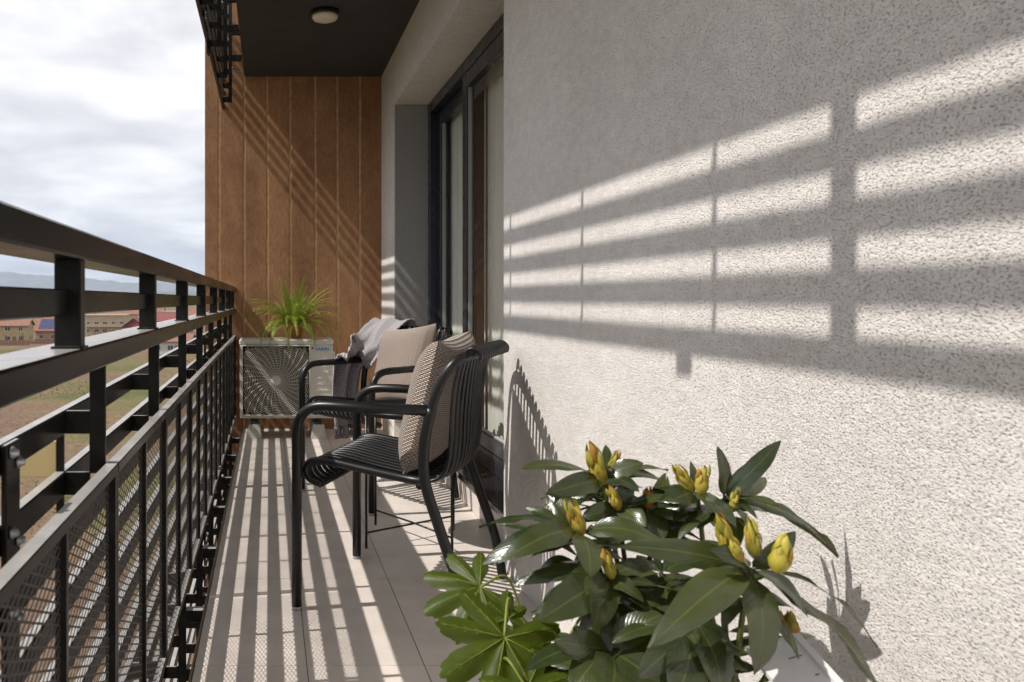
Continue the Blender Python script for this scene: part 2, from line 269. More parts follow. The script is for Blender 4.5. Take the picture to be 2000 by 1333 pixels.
# ------------------------------------------------------------------ builders
class MB:
    def __init__(s): s.v = []; s.f = []; s.uv = None; s.mi = None
    def quad(s, a, b, c, d):
        i = len(s.v); s.v += [tuple(a), tuple(b), tuple(c), tuple(d)]; s.f.append((i, i + 1, i + 2, i + 3)); return s
    def poly(s, pts):
        i = len(s.v); s.v += [tuple(p) for p in pts]; s.f.append(tuple(range(i, i + len(pts)))); return s
    def box(s, x0, x1, y0, y1, z0, z1):
        i = len(s.v)
        s.v += [(x0, y0, z0), (x1, y0, z0), (x1, y1, z0), (x0, y1, z0), (x0, y0, z1), (x1, y0, z1), (x1, y1, z1), (x0, y1, z1)]
        s.f += [(i, i + 3, i + 2, i + 1), (i + 4, i + 5, i + 6, i + 7), (i, i + 1, i + 5, i + 4), (i + 1, i + 2, i + 6, i + 5), (i + 2, i + 3, i + 7, i + 6), (i + 3, i, i + 4, i + 7)]
        return s
    def cbox(s, x0, x1, y0, y1, z0, z1, b=0.002):
        bm = bmesh.new(); bmesh.ops.create_cube(bm, size=1)
        for v in bm.verts:
            v.co = Vector(((x0 + x1) / 2 + v.co.x * (x1 - x0), (y0 + y1) / 2 + v.co.y * (y1 - y0), (z0 + z1) / 2 + v.co.z * (z1 - z0)))
        bmesh.ops.bevel(bm, geom=list(bm.edges), offset=b, segments=1, affect='EDGES', profile=0.5)
        i = len(s.v); bm.verts.index_update()
        s.v += [tuple(v.co) for v in bm.verts]; s.f += [tuple(i + v.index for v in f.verts) for f in bm.faces]; bm.free(); return s
    def tube(s, pts, r, n=10, cap=True, ry=None, up=None):
        pts = [Vector(p) for p in pts]; m = len(pts); rr = r if isinstance(r, (list, tuple)) else [r] * m
        base = len(s.v); prev = Vector(up) if up else None
        for k, p in enumerate(pts):
            t = (pts[min(k + 1, m - 1)] - pts[max(k - 1, 0)])
            t = t.normalized() if t.length > 1e-9 else Vector((0, 0, 1))
            if prev is None: prev = Vector((0, 0, 1)) if abs(t.z) < 0.9 else Vector((1, 0, 0))
            u = (prev - t * prev.dot(t))
            u = u.normalized() if u.length > 1e-6 else t.orthogonal().normalized()
            w = t.cross(u); prev = u
            for j in range(n):
                a = 2 * math.pi * j / n
                s.v.append(tuple(p + u * (math.cos(a) * (ry if ry else rr[k])) + w * (math.sin(a) * rr[k])))
        for k in range(m - 1):
            for j in range(n):
                a = base + k * n + j; b = base + k * n + (j + 1) % n
                s.f.append((a, b, b + n, a + n))
        if cap:
            s.f.append(tuple(base + j for j in reversed(range(n)))); s.f.append(tuple(base + (m - 1) * n + j for j in range(n)))
        return s
    def lathe(s, c, prof, n=24, axis='z'):
        base = len(s.v)
        for (r, h) in prof:
            for j in range(n):
                a = 2 * math.pi * j / n; x, y = r * math.cos(a), r * math.sin(a)
                p = (c[0] + x, c[1] + y, c[2] + h) if axis == 'z' else (c[0] + x, c[1] + h, c[2] + y)
                s.v.append(p)
        for k in range(len(prof) - 1):
            for j in range(n):
                a = base + k * n + j; b = base + k * n + (j + 1) % n
                s.f.append((a, b, b + n, a + n))
        s.f.append(tuple(base + j for j in reversed(range(n)))); s.f.append(tuple(base + (len(prof) - 1) * n + j for j in range(n)))
        return s
    def grid(s, pts, nu, nv, uvs=None):
        i = len(s.v); s.v += [tuple(p) for p in pts]
        if uvs is not None:
            if s.uv is None: s.uv = [(0.5, 0.5)] * i
            s.uv += list(uvs)
        for a in range(nu - 1):
            for b in range(nv - 1):
                q = i + a * nv + b; s.f.append((q, q + 1, q + nv + 1, q + nv))
        return s
    def mesh(s, name, m, smooth=False):
        me = bpy.data.meshes.new(name); me.from_pydata(s.v, [], s.f)
        if s.uv is not None:
            uvl = me.uv_layers.new(name='UVMap'); u = s.uv + [(0.5, 0.5)] * (len(s.v) - len(s.uv))
            for lp in me.loops: uvl.data[lp.index].uv = u[lp.vertex_index]
        me.materials.append(m)
        if smooth: me.polygons.foreach_set('use_smooth', [True] * len(me.polygons))
        me.update(); return me
    def build(s, name, m, parent=None, smooth=False, world=True):
        me = s.mesh(name, m, smooth)
        return place(name, me, parent, world)
def place(name, me, parent=None, world=True, loc=None):
    o = bpy.data.objects.new(name, me); col.objects.link(o)
    if parent is not None:
        o.parent = parent
        if parent.type == 'EMPTY' and world: o.location = -Vector(parent.location)
    if loc is not None: o.location = Vector(o.location) + Vector(loc)
    return o
def empty(name, loc, label=None, cat=None, group=None, rz=0.0):
    o = bpy.data.objects.new(name, None); col.objects.link(o); o.location = loc; o.rotation_euler = (0, 0, rz); o.empty_display_size = 0.1
    if label: tag(o, label, cat, group)
    return o
def tag(o, label=None, cat=None, group=None, kind=None):
    if label: o['label'] = label
    if cat: o['category'] = cat
    if group: o['group'] = group
    if kind: o['kind'] = kind
    return o
def cat_rom(pts, n=8):
    P = [Vector(p) for p in pts]; out = []
    Q = [P[0] * 2 - P[1]] + P + [P[-1] * 2 - P[-2]]
    for i in range(1, len(Q) - 2):
        for k in range(n):
            t = k / n; a, b, c, d = Q[i - 1], Q[i], Q[i + 1], Q[i + 2]
            out.append(0.5 * ((2 * b) + (c - a) * t + (2 * a - 5 * b + 4 * c - d) * t * t + (3 * b - a - 3 * c + d) * t ** 3))
    out.append(P[-1]); return out
def round_path(pts, rad, n=7):
    """polyline with rounded corners"""
    P = [Vector(p) for p in pts]; out = [P[0]]
    for i in range(1, len(P) - 1):
        r = rad[i - 1] if isinstance(rad, (list, tuple)) else rad
        a = (P[i - 1] - P[i]); b = (P[i + 1] - P[i]); r = min(r, a.length * 0.49, b.length * 0.49)
        A = P[i] + a.normalized() * r; B = P[i] + b.normalized() * r
        for k in range(n + 1):
            t = k / n; out.append(A * (1 - t) ** 2 + P[i] * 2 * t * (1 - t) + B * t * t)
    out.append(P[-1]); return out
def P(px, py, Y):
    """photo pixel and depth in metres -> point of the place"""
    return Vector(((px - VX) * Y / F, Y, 1 - (py - VY) * Y / F))

XW, YB, ZC = 0.8675, 6.10, 2.723        # stucco wall plane, end wall plane, ceiling height
YC0, YC1, ZL = 2.917, 5.475, 2.35       # door recess in depth, lintel height
XD = 1.10                               # door plane
GZ = -12.0                              # ground level outside

# ------------------------------------------------------------------ setting: ground and far terrain
def ground():
    m, t, b = new_mat('meadow'); L = t.links.new
    b.inputs['Roughness'].default_value = 0.95; b.inputs['Specular IOR Level'].default_value = 0.1
    tc = N(t, 'ShaderNodeTexCoord')
    n = N(t, 'ShaderNodeTexNoise'); n.inputs['Scale'].default_value = 0.035; n.inputs['Detail'].default_value = 9; n.inputs['Roughness'].default_value = 0.62; L(tc.outputs['Object'], n.inputs['Vector'])
    r = ramp(t, [(0.38, (0.150, 0.098, 0.070)), (0.48, (0.165, 0.118, 0.072)), (0.55, (0.130, 0.115, 0.052)), (0.66, (0.085, 0.092, 0.034))]); L(n.outputs['Fac'], r.inputs[0])
    n2 = N(t, 'ShaderNodeTexNoise'); n2.inputs['Scale'].default_value = 1.8; n2.inputs['Detail'].default_value = 6; n2.inputs['Roughness'].default_value = 0.7; L(tc.outputs['Object'], n2.inputs['Vector'])
    r2 = ramp(t, [(0.3, 0.62), (0.7, 1.35)]); L(n2.outputs['Fac'], r2.inputs[0])
    mx = N(t, 'ShaderNodeMix', data_type='RGBA', blend_type='MULTIPLY'); mx.inputs[0].default_value = 1; L(r.outputs[0], mx.inputs[6]); L(r2.outputs[0], mx.inputs[7])
    L(mx.outputs[2], b.inputs['Base Color'])
    bp = N(t, 'ShaderNodeBump'); bp.inputs['Strength'].default_value = 0.8; bp.inputs['Distance'].default_value = 0.25; L(n2.outputs['Fac'], bp.inputs['Height']); L(bp.outputs[0], b.inputs['Normal'])
    mb = MB(); rings = [0.0, 6, 12, 20, 30, 45, 65, 90, 120, 160, 210, 280, 400, 700, 1300, 2600, 5200, 10000, 19000]; n = 72; pts = []
    for q, rr in enumerate(rings):
        for j in range(n + 1):
            a = 2 * math.pi * (j % n) / n; x, y = rr * math.cos(a), rr * math.sin(a)
            z = GZ + (0.25 * mnoise.noise(Vector((x * 0.03, y * 0.03, 0))) if rr < 400 else 0)
            pts.append((x, y, z))
    mb.grid(pts, len(rings), n + 1)
    o = mb.build('ground', m, smooth=True); tag(o, kind='structure')
    for name, D, base, amp, seed, x0, x1, c1, c2, snow in (('mountains', 13500, 300, 170, 3.3, -15000, 7000, (0.10, 0.11, 0.10), (0.20, 0.19, 0.17), True), ('foothills', 8200, 125, 70, 9.1, -10500, 5000, (0.06, 0.075, 0.05), (0.11, 0.115, 0.08), False)):
        mm = mat(name, c1, 0.95, c2=c2, vscale=0.004, detail=8, vlo=0.35, vhi=0.65)
        if snow:
            t = mm.node_tree; L = t.links.new; b = t.nodes['Principled BSDF']
            tc = N(t, 'ShaderNodeTexCoord'); sp = N(t, 'ShaderNodeSeparateXYZ'); L(tc.outputs['Object'], sp.inputs[0])
            nn = N(t, 'ShaderNodeTexNoise'); nn.inputs['Scale'].default_value = 0.003; nn.inputs['Detail'].default_value = 7; L(tc.outputs['Object'], nn.inputs['Vector'])
            ma = N(t, 'ShaderNodeMath', operation='MULTIPLY_ADD'); ma.inputs[1].default_value = 700; L(nn.outputs['Fac'], ma.inputs[0]); L(sp.outputs['Z'], ma.inputs[2])
            dv = N(t, 'ShaderNodeMath', operation='DIVIDE'); dv.inputs[1].default_value = 1400; L(ma.outputs[0], dv.inputs[0])
            rs = ramp(t, [(0.62, 0.0), (0.74, 0.7)]); L(dv.outputs[0], rs.inputs[0])
            src = b.inputs['Base Color'].links[0].from_socket
            mx = N(t, 'ShaderNodeMix', data_type='RGBA'); L(rs.outputs[0], mx.inputs[0]); L(src, mx.inputs[6]); mx.inputs[7].default_value = (0.75, 0.77, 0.8, 1); L(mx.outputs[2], b.inputs['Base Color'])
        nu, nv = 220, 22; pts = []
        for i in range(nu):
            x = x0 + (x1 - x0) * i / (nu - 1)
            ridge = base + amp * (mnoise.fractal(Vector((x * 0.00028, seed, 0)), 0.9, 2.1, 6))
            if snow: ridge += 110 * math.exp(-((x + 4300) / 1500.0) ** 2)
            for j in range(nv):
                s = j / (nv - 1); y = D + (s - 0.5) * D * 0.42
                prof = max(0.0, 1 - abs(s - 0.5) * 2) ** 0.9
                det = mnoise.fractal(Vector((x * 0.0011, y * 0.0011, seed)), 0.8, 2.0, 5)
                pts.append((x, y, GZ - 6 + max(0, prof * ridge * (1 + 0.22 * det))))
        mb = MB().grid(pts, nu, nv); o = mb.build(name, mm, smooth=True); tag(o, kind='structure')
ground()

def dry_grass():
    rnd = random.Random(4); mb = MB()
    def pt(): 
        return rnd.uniform(-85, -1.5), rnd.uniform(4, 205)
    for k in range(42000):
        x, y = pt()
        d = mnoise.noise(Vector((x * 0.05, y * 0.05, 3)))
        if rnd.random() > 0.55 + d: continue
        z = GZ + 0.25 * mnoise.noise(Vector((x * 0.03, y * 0.03, 0))) - 0.05
        h = rnd.uniform(0.05, 0.15) * (0.7 + 0.6 * max(0, d + 0.4))
        for b in range(3):
            a = rnd.uniform(0, 6.28); w = rnd.uniform(0.07, 0.2); dx, dy = math.cos(a), math.sin(a); lean = rnd.uniform(0.1, 0.5) * h
            i = len(mb.v); mb.v += [(x - dy * w, y + dx * w, z), (x + dy * w, y - dx * w, z), (x + dx * lean, y + dy * lean, z + h)]; mb.f.append((i, i + 1, i + 2))
    m = mat('dry_grass', (0.22, 0.15, 0.10), 0.9, c2=(0.17, 0.165, 0.065), vscale=0.07, vlo=0.42, vhi=0.6)
    o = mb.build('meadow_grass', m); tag(o, 'dry brown and green grass tufts across the meadow', 'grass', kind='stuff')
dry_grass()

# ------------------------------------------------------------------ setting: balcony shell
floor_b = empty('balcony_floor', (0.3, 2.2, 0)); tag(floor_b, kind='structure')
MB().box(-0.205, 1.45, -1.8, YB, -0.36, -0.012).build('slab', M['slab'], floor_b)
MB().box(-0.2045, 0.957, -1.79, YB - 0.001, -0.0118, -0.0025).build('grout', M['grout'], floor_b)
MB().cbox(-0.212, -0.2056, -1.8, YB - 0.002, -0.05, 0.001, 0.0008).build('edge_trim', M['trim'], floor_b)
xs = [-0.2043, 0.1027, 0.4238, 0.745, 0.957]
ys = [-1.79] + [2.154 + 0.668 * k for k in range(-5, 6)] + [YB - 0.002]
for i in range(4):
    for j in range(len(ys) - 1):
        g = 0.0013
        MB().cbox(xs[i] + g, xs[i + 1] - g, ys[j] + g, ys[j + 1] - g, -0.0117, 0.0 + random.uniform(-0.0003, 0.0003), 0.0007).build('tile', M['tile'], floor_b)

ce = MB().box(-0.192, 1.45, -1.8, YB, ZC, 3.05).build('ceiling', M['ceiling']); tag(ce, kind='structure')

def jitter_front(mb): return mb
sw = MB()
sw.box(XW, 1.45, -1.8, YC0, -0.4, 4.2)
sw.box(XW, 1.45, YC1, YB + 0.05, -0.4, 4.2)
sw.box(XW, 1.45, YC0, YC1, ZL, 4.2)
o = sw.build('stucco_wall', M['stucco']); tag(o, 'rough off-white stucco house wall striped by railing shadows', 'wall')

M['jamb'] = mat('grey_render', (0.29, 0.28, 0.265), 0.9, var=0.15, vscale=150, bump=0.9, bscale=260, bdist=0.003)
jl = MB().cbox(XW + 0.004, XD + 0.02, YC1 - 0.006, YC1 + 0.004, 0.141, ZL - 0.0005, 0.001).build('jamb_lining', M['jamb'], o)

pw = empty('panelled_wall', (0.18, YB, -0.6), 'rust brown end wall of tall panels with sandy joints', 'wall')
MB().box(-0.496, 1.45, YB + 0.0045, YB + 0.40, -1.4, 4.6).build('backing', M['joint'], pw)
px = [-0.499] + [(v - VX) * YB / F for v in (428, 477, 522, 567, 616, 659, 703)] + [1.06]
for i in range(len(px) - 1):
    rnd = random.Random(i); g = 0.0075; mb = MB(); n = 40; x0, x1 = px[i] + (g if i else 0), px[i + 1] - g
    pts = []
    for k in range(n + 1):
        z = -1.4 + 6.0 * k / n; j0 = 0.0025 * mnoise.noise(Vector((i * 3.1, z * 3, 0))) if i else 0; j1 = 0.0025 * mnoise.noise(Vector((i * 3.1 + 50, z * 3, 0)))
        pts += [(x0 + j0, YB + 0.006, z), (x0 + j0, YB + 0.003, z), (x0 + j0 + 0.003, YB, z), (x1 + j1 - 0.003, YB, z), (x1 + j1, YB + 0.003, z), (x1 + j1, YB + 0.006, z)]
    mb.grid(pts, n + 1, 6)
    o = mb.build('panel', M['rust'], pw)

# ------------------------------------------------------------------ railings
RY0, RY1 = -1.75, YB + 0.004
LP = [1.34 + 0.65 * k for k in range(-4, 8)]            # lower posts
UP = [1.13 + 0.727 * k for k in range(-3, 7)] + [5.98]   # upper posts
PZ0, PZ1 = 0.085, 0.722
def expanded_mesh(w, h, lw=0.032, sw=0.0140, st=0.0033, th=0.0013):
    """expanded metal: zig-zag strands in the local YZ plane"""
    mb = MB(); nr = int(h / (sw / 2)); nc = int(w / (lw / 2))
    for r in range(0, nr, 1):
        z = r * sw / 2
        # each strand row is a zig-zag between z and z + sw/2
        pts = []
        for c in range(nc + 1):
            y = c * lw / 2; zz = z + (sw / 2 if (c + r) % 2 else 0)
            if zz > h: zz = h
            pts.append((y, zz))
        for s, (dx0, dx1) in enumerate(((0, th),)):
            i = len(mb.v)
            for (y, zz) in pts:
                mb.v += [(0.0003, y, zz - st / 2), (-0.0003, y, zz + st / 2)]
            for c in range(nc):
                q = i + c * 2; mb.f.append((q, q + 2, q + 3, q + 1))
    return mb
PW = 0.65
mesh_me = expanded_mesh(PW - 0.03, PZ1 - PZ0 - 0.03).mesh('mesh', M['mesh'])
slat_me = MB().cbox(-0.365, -0.345, RY0, RY1, -0.041, 0, 0.0025).mesh('slat', M['steel'])
spacer_me = MB().cbox(-0.3455, -0.3045, -0.0045, 0.0045, -0.040, -0.001, 0.001).mesh('spacer', M['steel'])
tie_me = MB().box(-0.361, -0.349, -0.004, 0.004, -0.1045, -0.0405).mesh('tie', M['steel'])
bolt_me = MB().lathe((0, 0, 0), [(0.0085, 0), (0.0085, 0.004), (0.006, 0.007), (0.0045, 0.011), (0.0, 0.012)], 10).mesh('bolt', M['zinc'], True)
def railing(zo, label, upper):
    r = empty('balcony_railing', (-0.31, 2.2, zo), label, 'railing')
    NS = 14
    zt = [0.812 - 0.104 * i for i in range(NS)]
    for i in range(NS):
        if upper and i < 6: continue
        place('slat', slat_me, r, loc=(0, 0, zo + zt[i]))
    for k, y in enumerate(LP):
        MB().cbox(-0.305, -0.278, y - 0.004, y + 0.004, zo + zt[-1] - 0.041, zo + (0.086 if not upper else 0.2), 0.0015).build('lower_post', M['steel'], r)
        if not upper: MB().cbox(-0.305, -0.278, y - 0.005, y + 0.005, 0.705, 0.8925, 0.0015).build('lower_post', M['steel'], r)
        for i in range(NS):
            if (upper and i < 6) or (not upper and 1 < i < 7): continue
            place('spacer', spacer_me, r, loc=(0, y, zo + zt[i]))
            if i < NS - 1 and not upper and k % 4 == 0: place('tie', tie_me, r, loc=(0, y, zo + zt[i]))
        MB().cbox(-0.279, -0.2125, y - 0.02, y + 0.02, zo - 0.075, zo - 0.035, 0.002).build('bracket', M['steel'], r)
        MB().cbox(-0.279, -0.2045, y - 0.02, y + 0.02, zo - 0.27, zo - 0.23, 0.002).build('bracket', M['steel'], r)
        if upper:
            for zz in (-0.15, -0.32):
                b = place('bolt', bolt_me, r, loc=(-0.2775, y + 0.004, zo + zz)); b.rotation_euler = (0, R(90), 0)
    for y0 in ((0.962, 4.10) if upper else (1.012, 4.15)):
        MB().cbox(-0.3448, -0.337, y0, y0 + 0.055, zo + zt[-1] - 0.04, zo + (0.812 if not upper else 0.2), 0.0015).build('joint_post', M['steel'], r)
        for i in range(0, NS, 1):
            if upper and i < 8: continue
            for q, dz in ((0.015, -0.012), (0.041, -0.029)):
                b = place('bolt', bolt_me, r, loc=(-0.3375, y0 + q, zo + zt[i] + dz)); b.rotation_euler = (0, R(90), 0)
    for y in (LP[4], LP[8]):
        MB().cbox(-0.452, -0.3655, y + 0.012, y + 0.0165, zo + 0.695, zo + 0.757, 0.001).build('plate', M['cream'], r)['label'] = 'cream plate'
    if upper:
        for y in (1.445, 3.05, 4.6): MB().cbox(-0.3648, -0.3455, y - 0.03, y + 0.03, zo + zt[-1] - 0.085, zo + zt[-1] - 0.0405, 0.002).build('tab', M['steel'], r)
        return r
    MB().cbox(-0.345, -0.262, RY0, RY1, 1.057, 1.0975, 0.0035).build('top_rail', M['steel'], r)
    MB().cbox(-0.345, -0.262, RY0, RY1, 0.892, 0.930, 0.0035).build('middle_rail', M['steel'], r)
    for k, y in enumerate(UP):
        MB().cbox(-0.305, -0.267, y - 0.014, y + 0.014, 0.9295, 1.0575, 0.002).build('upper_post', M['steel'], r)
        MB().cbox(-0.309, -0.263, y - 0.018, y + 0.018, 0.9285, 0.9335, 0.0015).build('weld', M['steel'], r)
        if k: MB().cbox(-0.304, -0.284, UP[k - 1] + 0.0135, y - 0.0135, 0.977, 1.014, 0.002).build('infill_bar', M['steel'], r)
    for k in range(len(LP)):
        y0 = LP[k] + 0.002; y1 = (LP[k + 1] if k + 1 < len(LP) else LP[k] + 0.65) - 0.002
        if y1 > YB: y1 = YB - 0.004
        f = MB()
        f.cbox(-0.278, -0.256, y0, y1, PZ1 - 0.018, PZ1, 0.0015); f.cbox(-0.276, -0.258, y0, y1, PZ0, PZ0 + 0.016, 0.0015)
        f.box(-0.2755, -0.2585, y0 + 0.0005, y0 + 0.012, PZ0 + 0.0155, PZ1 - 0.0175); f.box(-0.2755, -0.2585, y1 - 0.012, y1 - 0.0005, PZ0 + 0.0155, PZ1 - 0.0175)
        fr = f.build('mesh_panel', M['steel'], r)
        ym = (y0 + y1) / 2
        if y1 - y0 > 0.5: MB().box(-0.2745, -0.2595, ym - 0.0055, ym + 0.0055, PZ0 + 0.0158, PZ1 - 0.0178).build('panel_bar', M['steel'], fr)
        ms = bpy.data.objects.new('mesh', mesh_me); col.objects.link(ms); ms.parent = fr; ms.location = (-0.267, y0 + 0.012, PZ0 + 0.015); ms['kind'] = 'stuff'
        if y1 - y0 < 0.5: ms.scale = (1, (y1 - y0 - 0.02) / (PW - 0.03), 1)
    return r
railing(0.0, 'black steel balcony railing with mesh panels and horizontal slats beside the tiled floor', False)
railing(3.051, 'black steel railing of the balcony above, hanging below the dark ceiling', True)

# ------------------------------------------------------------------ door
SZ = 0.14
th = empty('door_threshold', (1.0, 4.2, 0), 'black granite sill on a pale riser under the sliding door', 'sill')
MB().cbox(0.958, 1.30, YC0 - 0.02, YC1 + 0.02, -0.012, 0.1105, 0.001).build('riser', M['tile'], th)
MB().cbox(0.94, 1.30, YC0 + 0.001, YC1 - 0.001, 0.110, SZ, 0.003).build('sill', M['granite'], th)
dr = empty('sliding_door', (XD, 4.2, SZ), 'dark framed sliding glass door in the stucco wall', 'door')
fr = MB(); e = 0.001
fr.cbox(XD, XD + 0.115, YC0 + e, YC1 - e, SZ, 0.235, 0.002)
fr.cbox(XD, XD + 0.115, YC0 + e, YC1 - e, ZL - 0.075, ZL - e, 0.002)
fr.cbox(XD + 0.001, XD + 0.114, YC1 - 0.07, YC1 - e, 0.2355, ZL - 0.0755, 0.002)
fr.cbox(XD + 0.001, XD + 0.114, YC0 + e, YC0 + 0.07, 0.2355, ZL - 0.0755, 0.002)
fr.build('frame', M['frame'], dr)
def sash(y0, y1, x0, handle):
    s = MB(); w = 0.085; z0, z1 = 0.237, ZL - 0.077
    s.cbox(x0, x0 + 0.05, y0, y0 + w, z0, z1, 0.003); s.cbox(x0, x0 + 0.05, y1 - w, y1, z0, z1, 0.003)
    s.cbox(x0 + 0.001, x0 + 0.049, y0 + w, y1 - w, z0, z0 + 0.075, 0.003); s.cbox(x0 + 0.001, x0 + 0.049, y0 + w, y1 - w, z1 - w, z1, 0.003)
    o = s.build('sash', M['frame'], dr)
    MB().quad((x0 + 0.022, y0 + w - 0.004, z0 + 0.071), (x0 + 0.022, y1 - w + 0.004, z0 + 0.071), (x0 + 0.022, y1 - w + 0.004, z1 - w + 0.004), (x0 + 0.022, y0 + w - 0.004, z1 - w + 0.004)).build('glass', M['glass'], o)
    g = MB()
    g.box(x0 + 0.012, x0 + 0.034, y0 + w, y1 - w, z0 + 0.0755, z0 + 0.0815)
    g.box(x0 + 0.012, x0 + 0.034, y0 + w, y0 + w + 0.006, z0 + 0.082, z1 - w - 0.001); g.box(x0 + 0.012, x0 + 0.034, y1 - w - 0.006, y1 - w, z0 + 0.082, z1 - w - 0.001)
    g.build('gasket', M['rubber'], o)
    if handle:
        MB().tube(round_path([(x0 - 0.001, handle, 1.16), (x0 - 0.04, handle, 1.16), (x0 - 0.04, handle, 1.0), (x0 - 0.001, handle, 1.0)], 0.02), 0.008, 8).build('handle', M['frame'], o, True)
sash(4.42, YC1 - 0.072, XD + 0.056, None)
sash(YC0 + 0.072, 4.505, XD + 0.003, None)
rm = MB()
rm.box(1.46, 4.4, 1.6, 1.7, -0.1, 2.7); rm.box(1.46, 4.4, 6.3, 6.4, -0.1, 2.7); rm.box(4.4, 4.5, 1.6, 6.4, -0.1, 2.7); rm.box(1.455, 4.5, 1.6, 6.4, 2.7, 2.8); rm.box(1.31, 4.5, 1.6, 6.4, -0.1, 0.10)
tag(rm.build('living_room', M['room']), kind='structure')
def curtain(y0, y1, label, x, n, seed):
    rnd = random.Random(seed); pts = []; nz = 6
    for i in range(n * 6 + 1):
        s = i / (n * 6); y = y0 + (y1 - y0) * s
        for k in range(nz):
            z = 0.14 + 2.4 * k / (nz - 1)
            a = 0.015 * math.sin(i / 6 * 2 * math.pi + 0.5 * math.sin(i * 0.13 + seed) ) * (0.75 + 0.25 * math.sin(i * 0.31 + k * 0.2))
            pts.append((x + a, y + 0.01 * math.sin(i * 0.9), z))
    o = MB().grid(pts, n * 6 + 1, nz).build('curtain', M['curtain'], smooth=True); tag(o, label, 'curtain')
curtain(4.68, 5.47, 'pale pleated curtain behind the far glass pane of the door', 1.240, 12, 1)
curtain(2.93, 4.66, 'pale pleated curtain behind the near glass pane of the door', 1.240, 24, 2)

# ------------------------------------------------------------------ ceiling lamp
lc = P(634, 22, 4.75); lx, ly = lc.x, 4.72
lm = empty('ceiling_lamp', (lx, ly, ZC), 'round ceiling lamp with black base and opal diffuser', 'lamp')
MB().lathe((lx, ly, ZC), [(0.05, 0.0005), (0.086, 0), (0.086, -0.022), (0.083, -0.028), (0.05, -0.028)], 40).build('base', M['lamp_black'], lm, True)
MB().lathe((lx, ly, ZC), [(0.03, -0.0275), (0.0775, -0.0275), (0.078, -0.036), (0.070, -0.047), (0.05, -0.055), (0.025, -0.059), (0.0, -0.060)], 40).build('diffuser', M['lamp_white'], lm, True)

# ------------------------------------------------------------------ air conditioner
AX0, AX1, AY0, AY1, AZ0, AZ1 = -0.214, 0.459, 5.66, 5.94, 0.145, 0.712
ac = empty('air_conditioner', (0.12, 5.8, 0.10), 'ivory outdoor air conditioner unit with round fan grille by the end wall', 'air conditioner')
GX0, GX1, GZ0, GZ1 = -0.192, 0.288, AZ0 + 0.025, AZ1 - 0.047
b = MB()
b.cbox(AX0 + 0.002, GX0, AY0, AY1 - 0.002, AZ0 + 0.012, AZ1 - 0.0405, 0.004)
b.cbox(GX1, AX1 - 0.002, AY0, AY1 - 0.002, AZ0 + 0.012, AZ1 - 0.0405, 0.004)
b.box(GX0 - 0.001, GX1 + 0.001, AY0 + 0.0015, AY1 - 0.004, AZ0 + 0.012, GZ0); b.box(GX0 - 0.001, GX1 + 0.001, AY0 + 0.0015, AY1 - 0.004, GZ1, AZ1 - 0.041)
b.build('casing', M['acwhite'], ac)
MB().cbox(AX0 - 0.003, AX1 + 0.001, AY0 - 0.003, AY1 + 0.002, AZ1 - 0.040, AZ1, 0.008).build('top_cover', M['acwhite'], ac)
MB().cbox(AX0 + 0.004, AX1 - 0.004, AY0 + 0.004, AY1 - 0.004, AZ0, AZ0 + 0.0125, 0.003).build('base_pan', M['acgrille'], ac)
MB().box(GX0, GX1, AY0 + 0.05, AY0 + 0.055, GZ0, GZ1).build('fan_housing', M['acdark'], ac)
cx, cz = (GX0 + GX1) / 2, (GZ0 + GZ1) / 2
fan = MB()
for k in range(3):
    a0 = 2 * math.pi * k / 3; pts = []
    for i in range(6):
        rr = 0.05 + 0.165 * i / 5
        for j in range(6):
            a = a0 + (j / 5) * 1.5 + 0.25 * i / 5; pts.append((cx + rr * math.cos(a), AY0 + 0.028 + 0.018 * j / 5, cz + rr * math.sin(a)))
    fan.grid(pts, 6, 6)
fan.build('fan', M['acdark'], ac, True)
g = MB(); yg = AY0 - 0.004
def inside(x, z): return GX0 + 0.004 < x < GX1 - 0.004 and GZ0 + 0.004 < z < GZ1 - 0.004
for q in range(27):
    rr = 0.040 + q * 0.0118; n = 72; run = []
    for i in range(n + 1):
        a = 2 * math.pi * i / n; x, z = cx + rr * math.cos(a), cz + rr * math.sin(a)
        if inside(x, z): run.append((x, yg, z))
        if (not inside(x, z) or i == n) and len(run) > 1:
            g.tube(run, 0.0022, 4, False); run = []
        elif not inside(x, z): run = []
for q in range(32):
    run = []
    for i in range(14):
        rr = 0.034 + i * 0.0245; a = 2 * math.pi * q / 32 + 0.42 * (rr / 0.3) ** 1.2; x, z = cx + rr * math.cos(a), cz + rr * math.sin(a)
        if not inside(x, z): break
        run.append((x, yg - 0.001, z))
    if len(run) > 1: g.tube(run, 0.0021, 4, False)
o = g.build('fan_grille', M['acgrille'], ac); o['kind'] = 'stuff'
fg = MB()
for (x0, x1, z0, z1) in ((GX0 - 0.006, GX1 + 0.006, GZ1 - 0.002, GZ1 + 0.006), (GX0 - 0.006, GX1 + 0.006, GZ0 - 0.006, GZ0 + 0.002), (GX0 - 0.006, GX0 + 0.002, GZ0 + 0.002, GZ1 - 0.002), (GX1 - 0.002, GX1 + 0.006, GZ0 + 0.002, GZ1 - 0.002)):
    fg.cbox(x0, x1, AY0 - 0.010, AY0 + 0.002, z0, z1, 0.002)
fg.build('grille_frame', M['acwhite'], ac)
MB().lathe((cx, AY0 + 0.0, cz), [(0.034, 0.0), (0.034, -0.007), (0.029, -0.010), (0.0, -0.011)], 28, 'y').build('hub_cap', M['acwhite'], ac, True)
for i in range(8):
    z = AZ0 + 0.07 + i * 0.043
    MB().cbox(GX1 + 0.035, AX1 - 0.03, AY0 - 0.0025, AY0 + 0.001, z, z + 0.006, 0.001).build('louvre', M['acwhite'], ac)
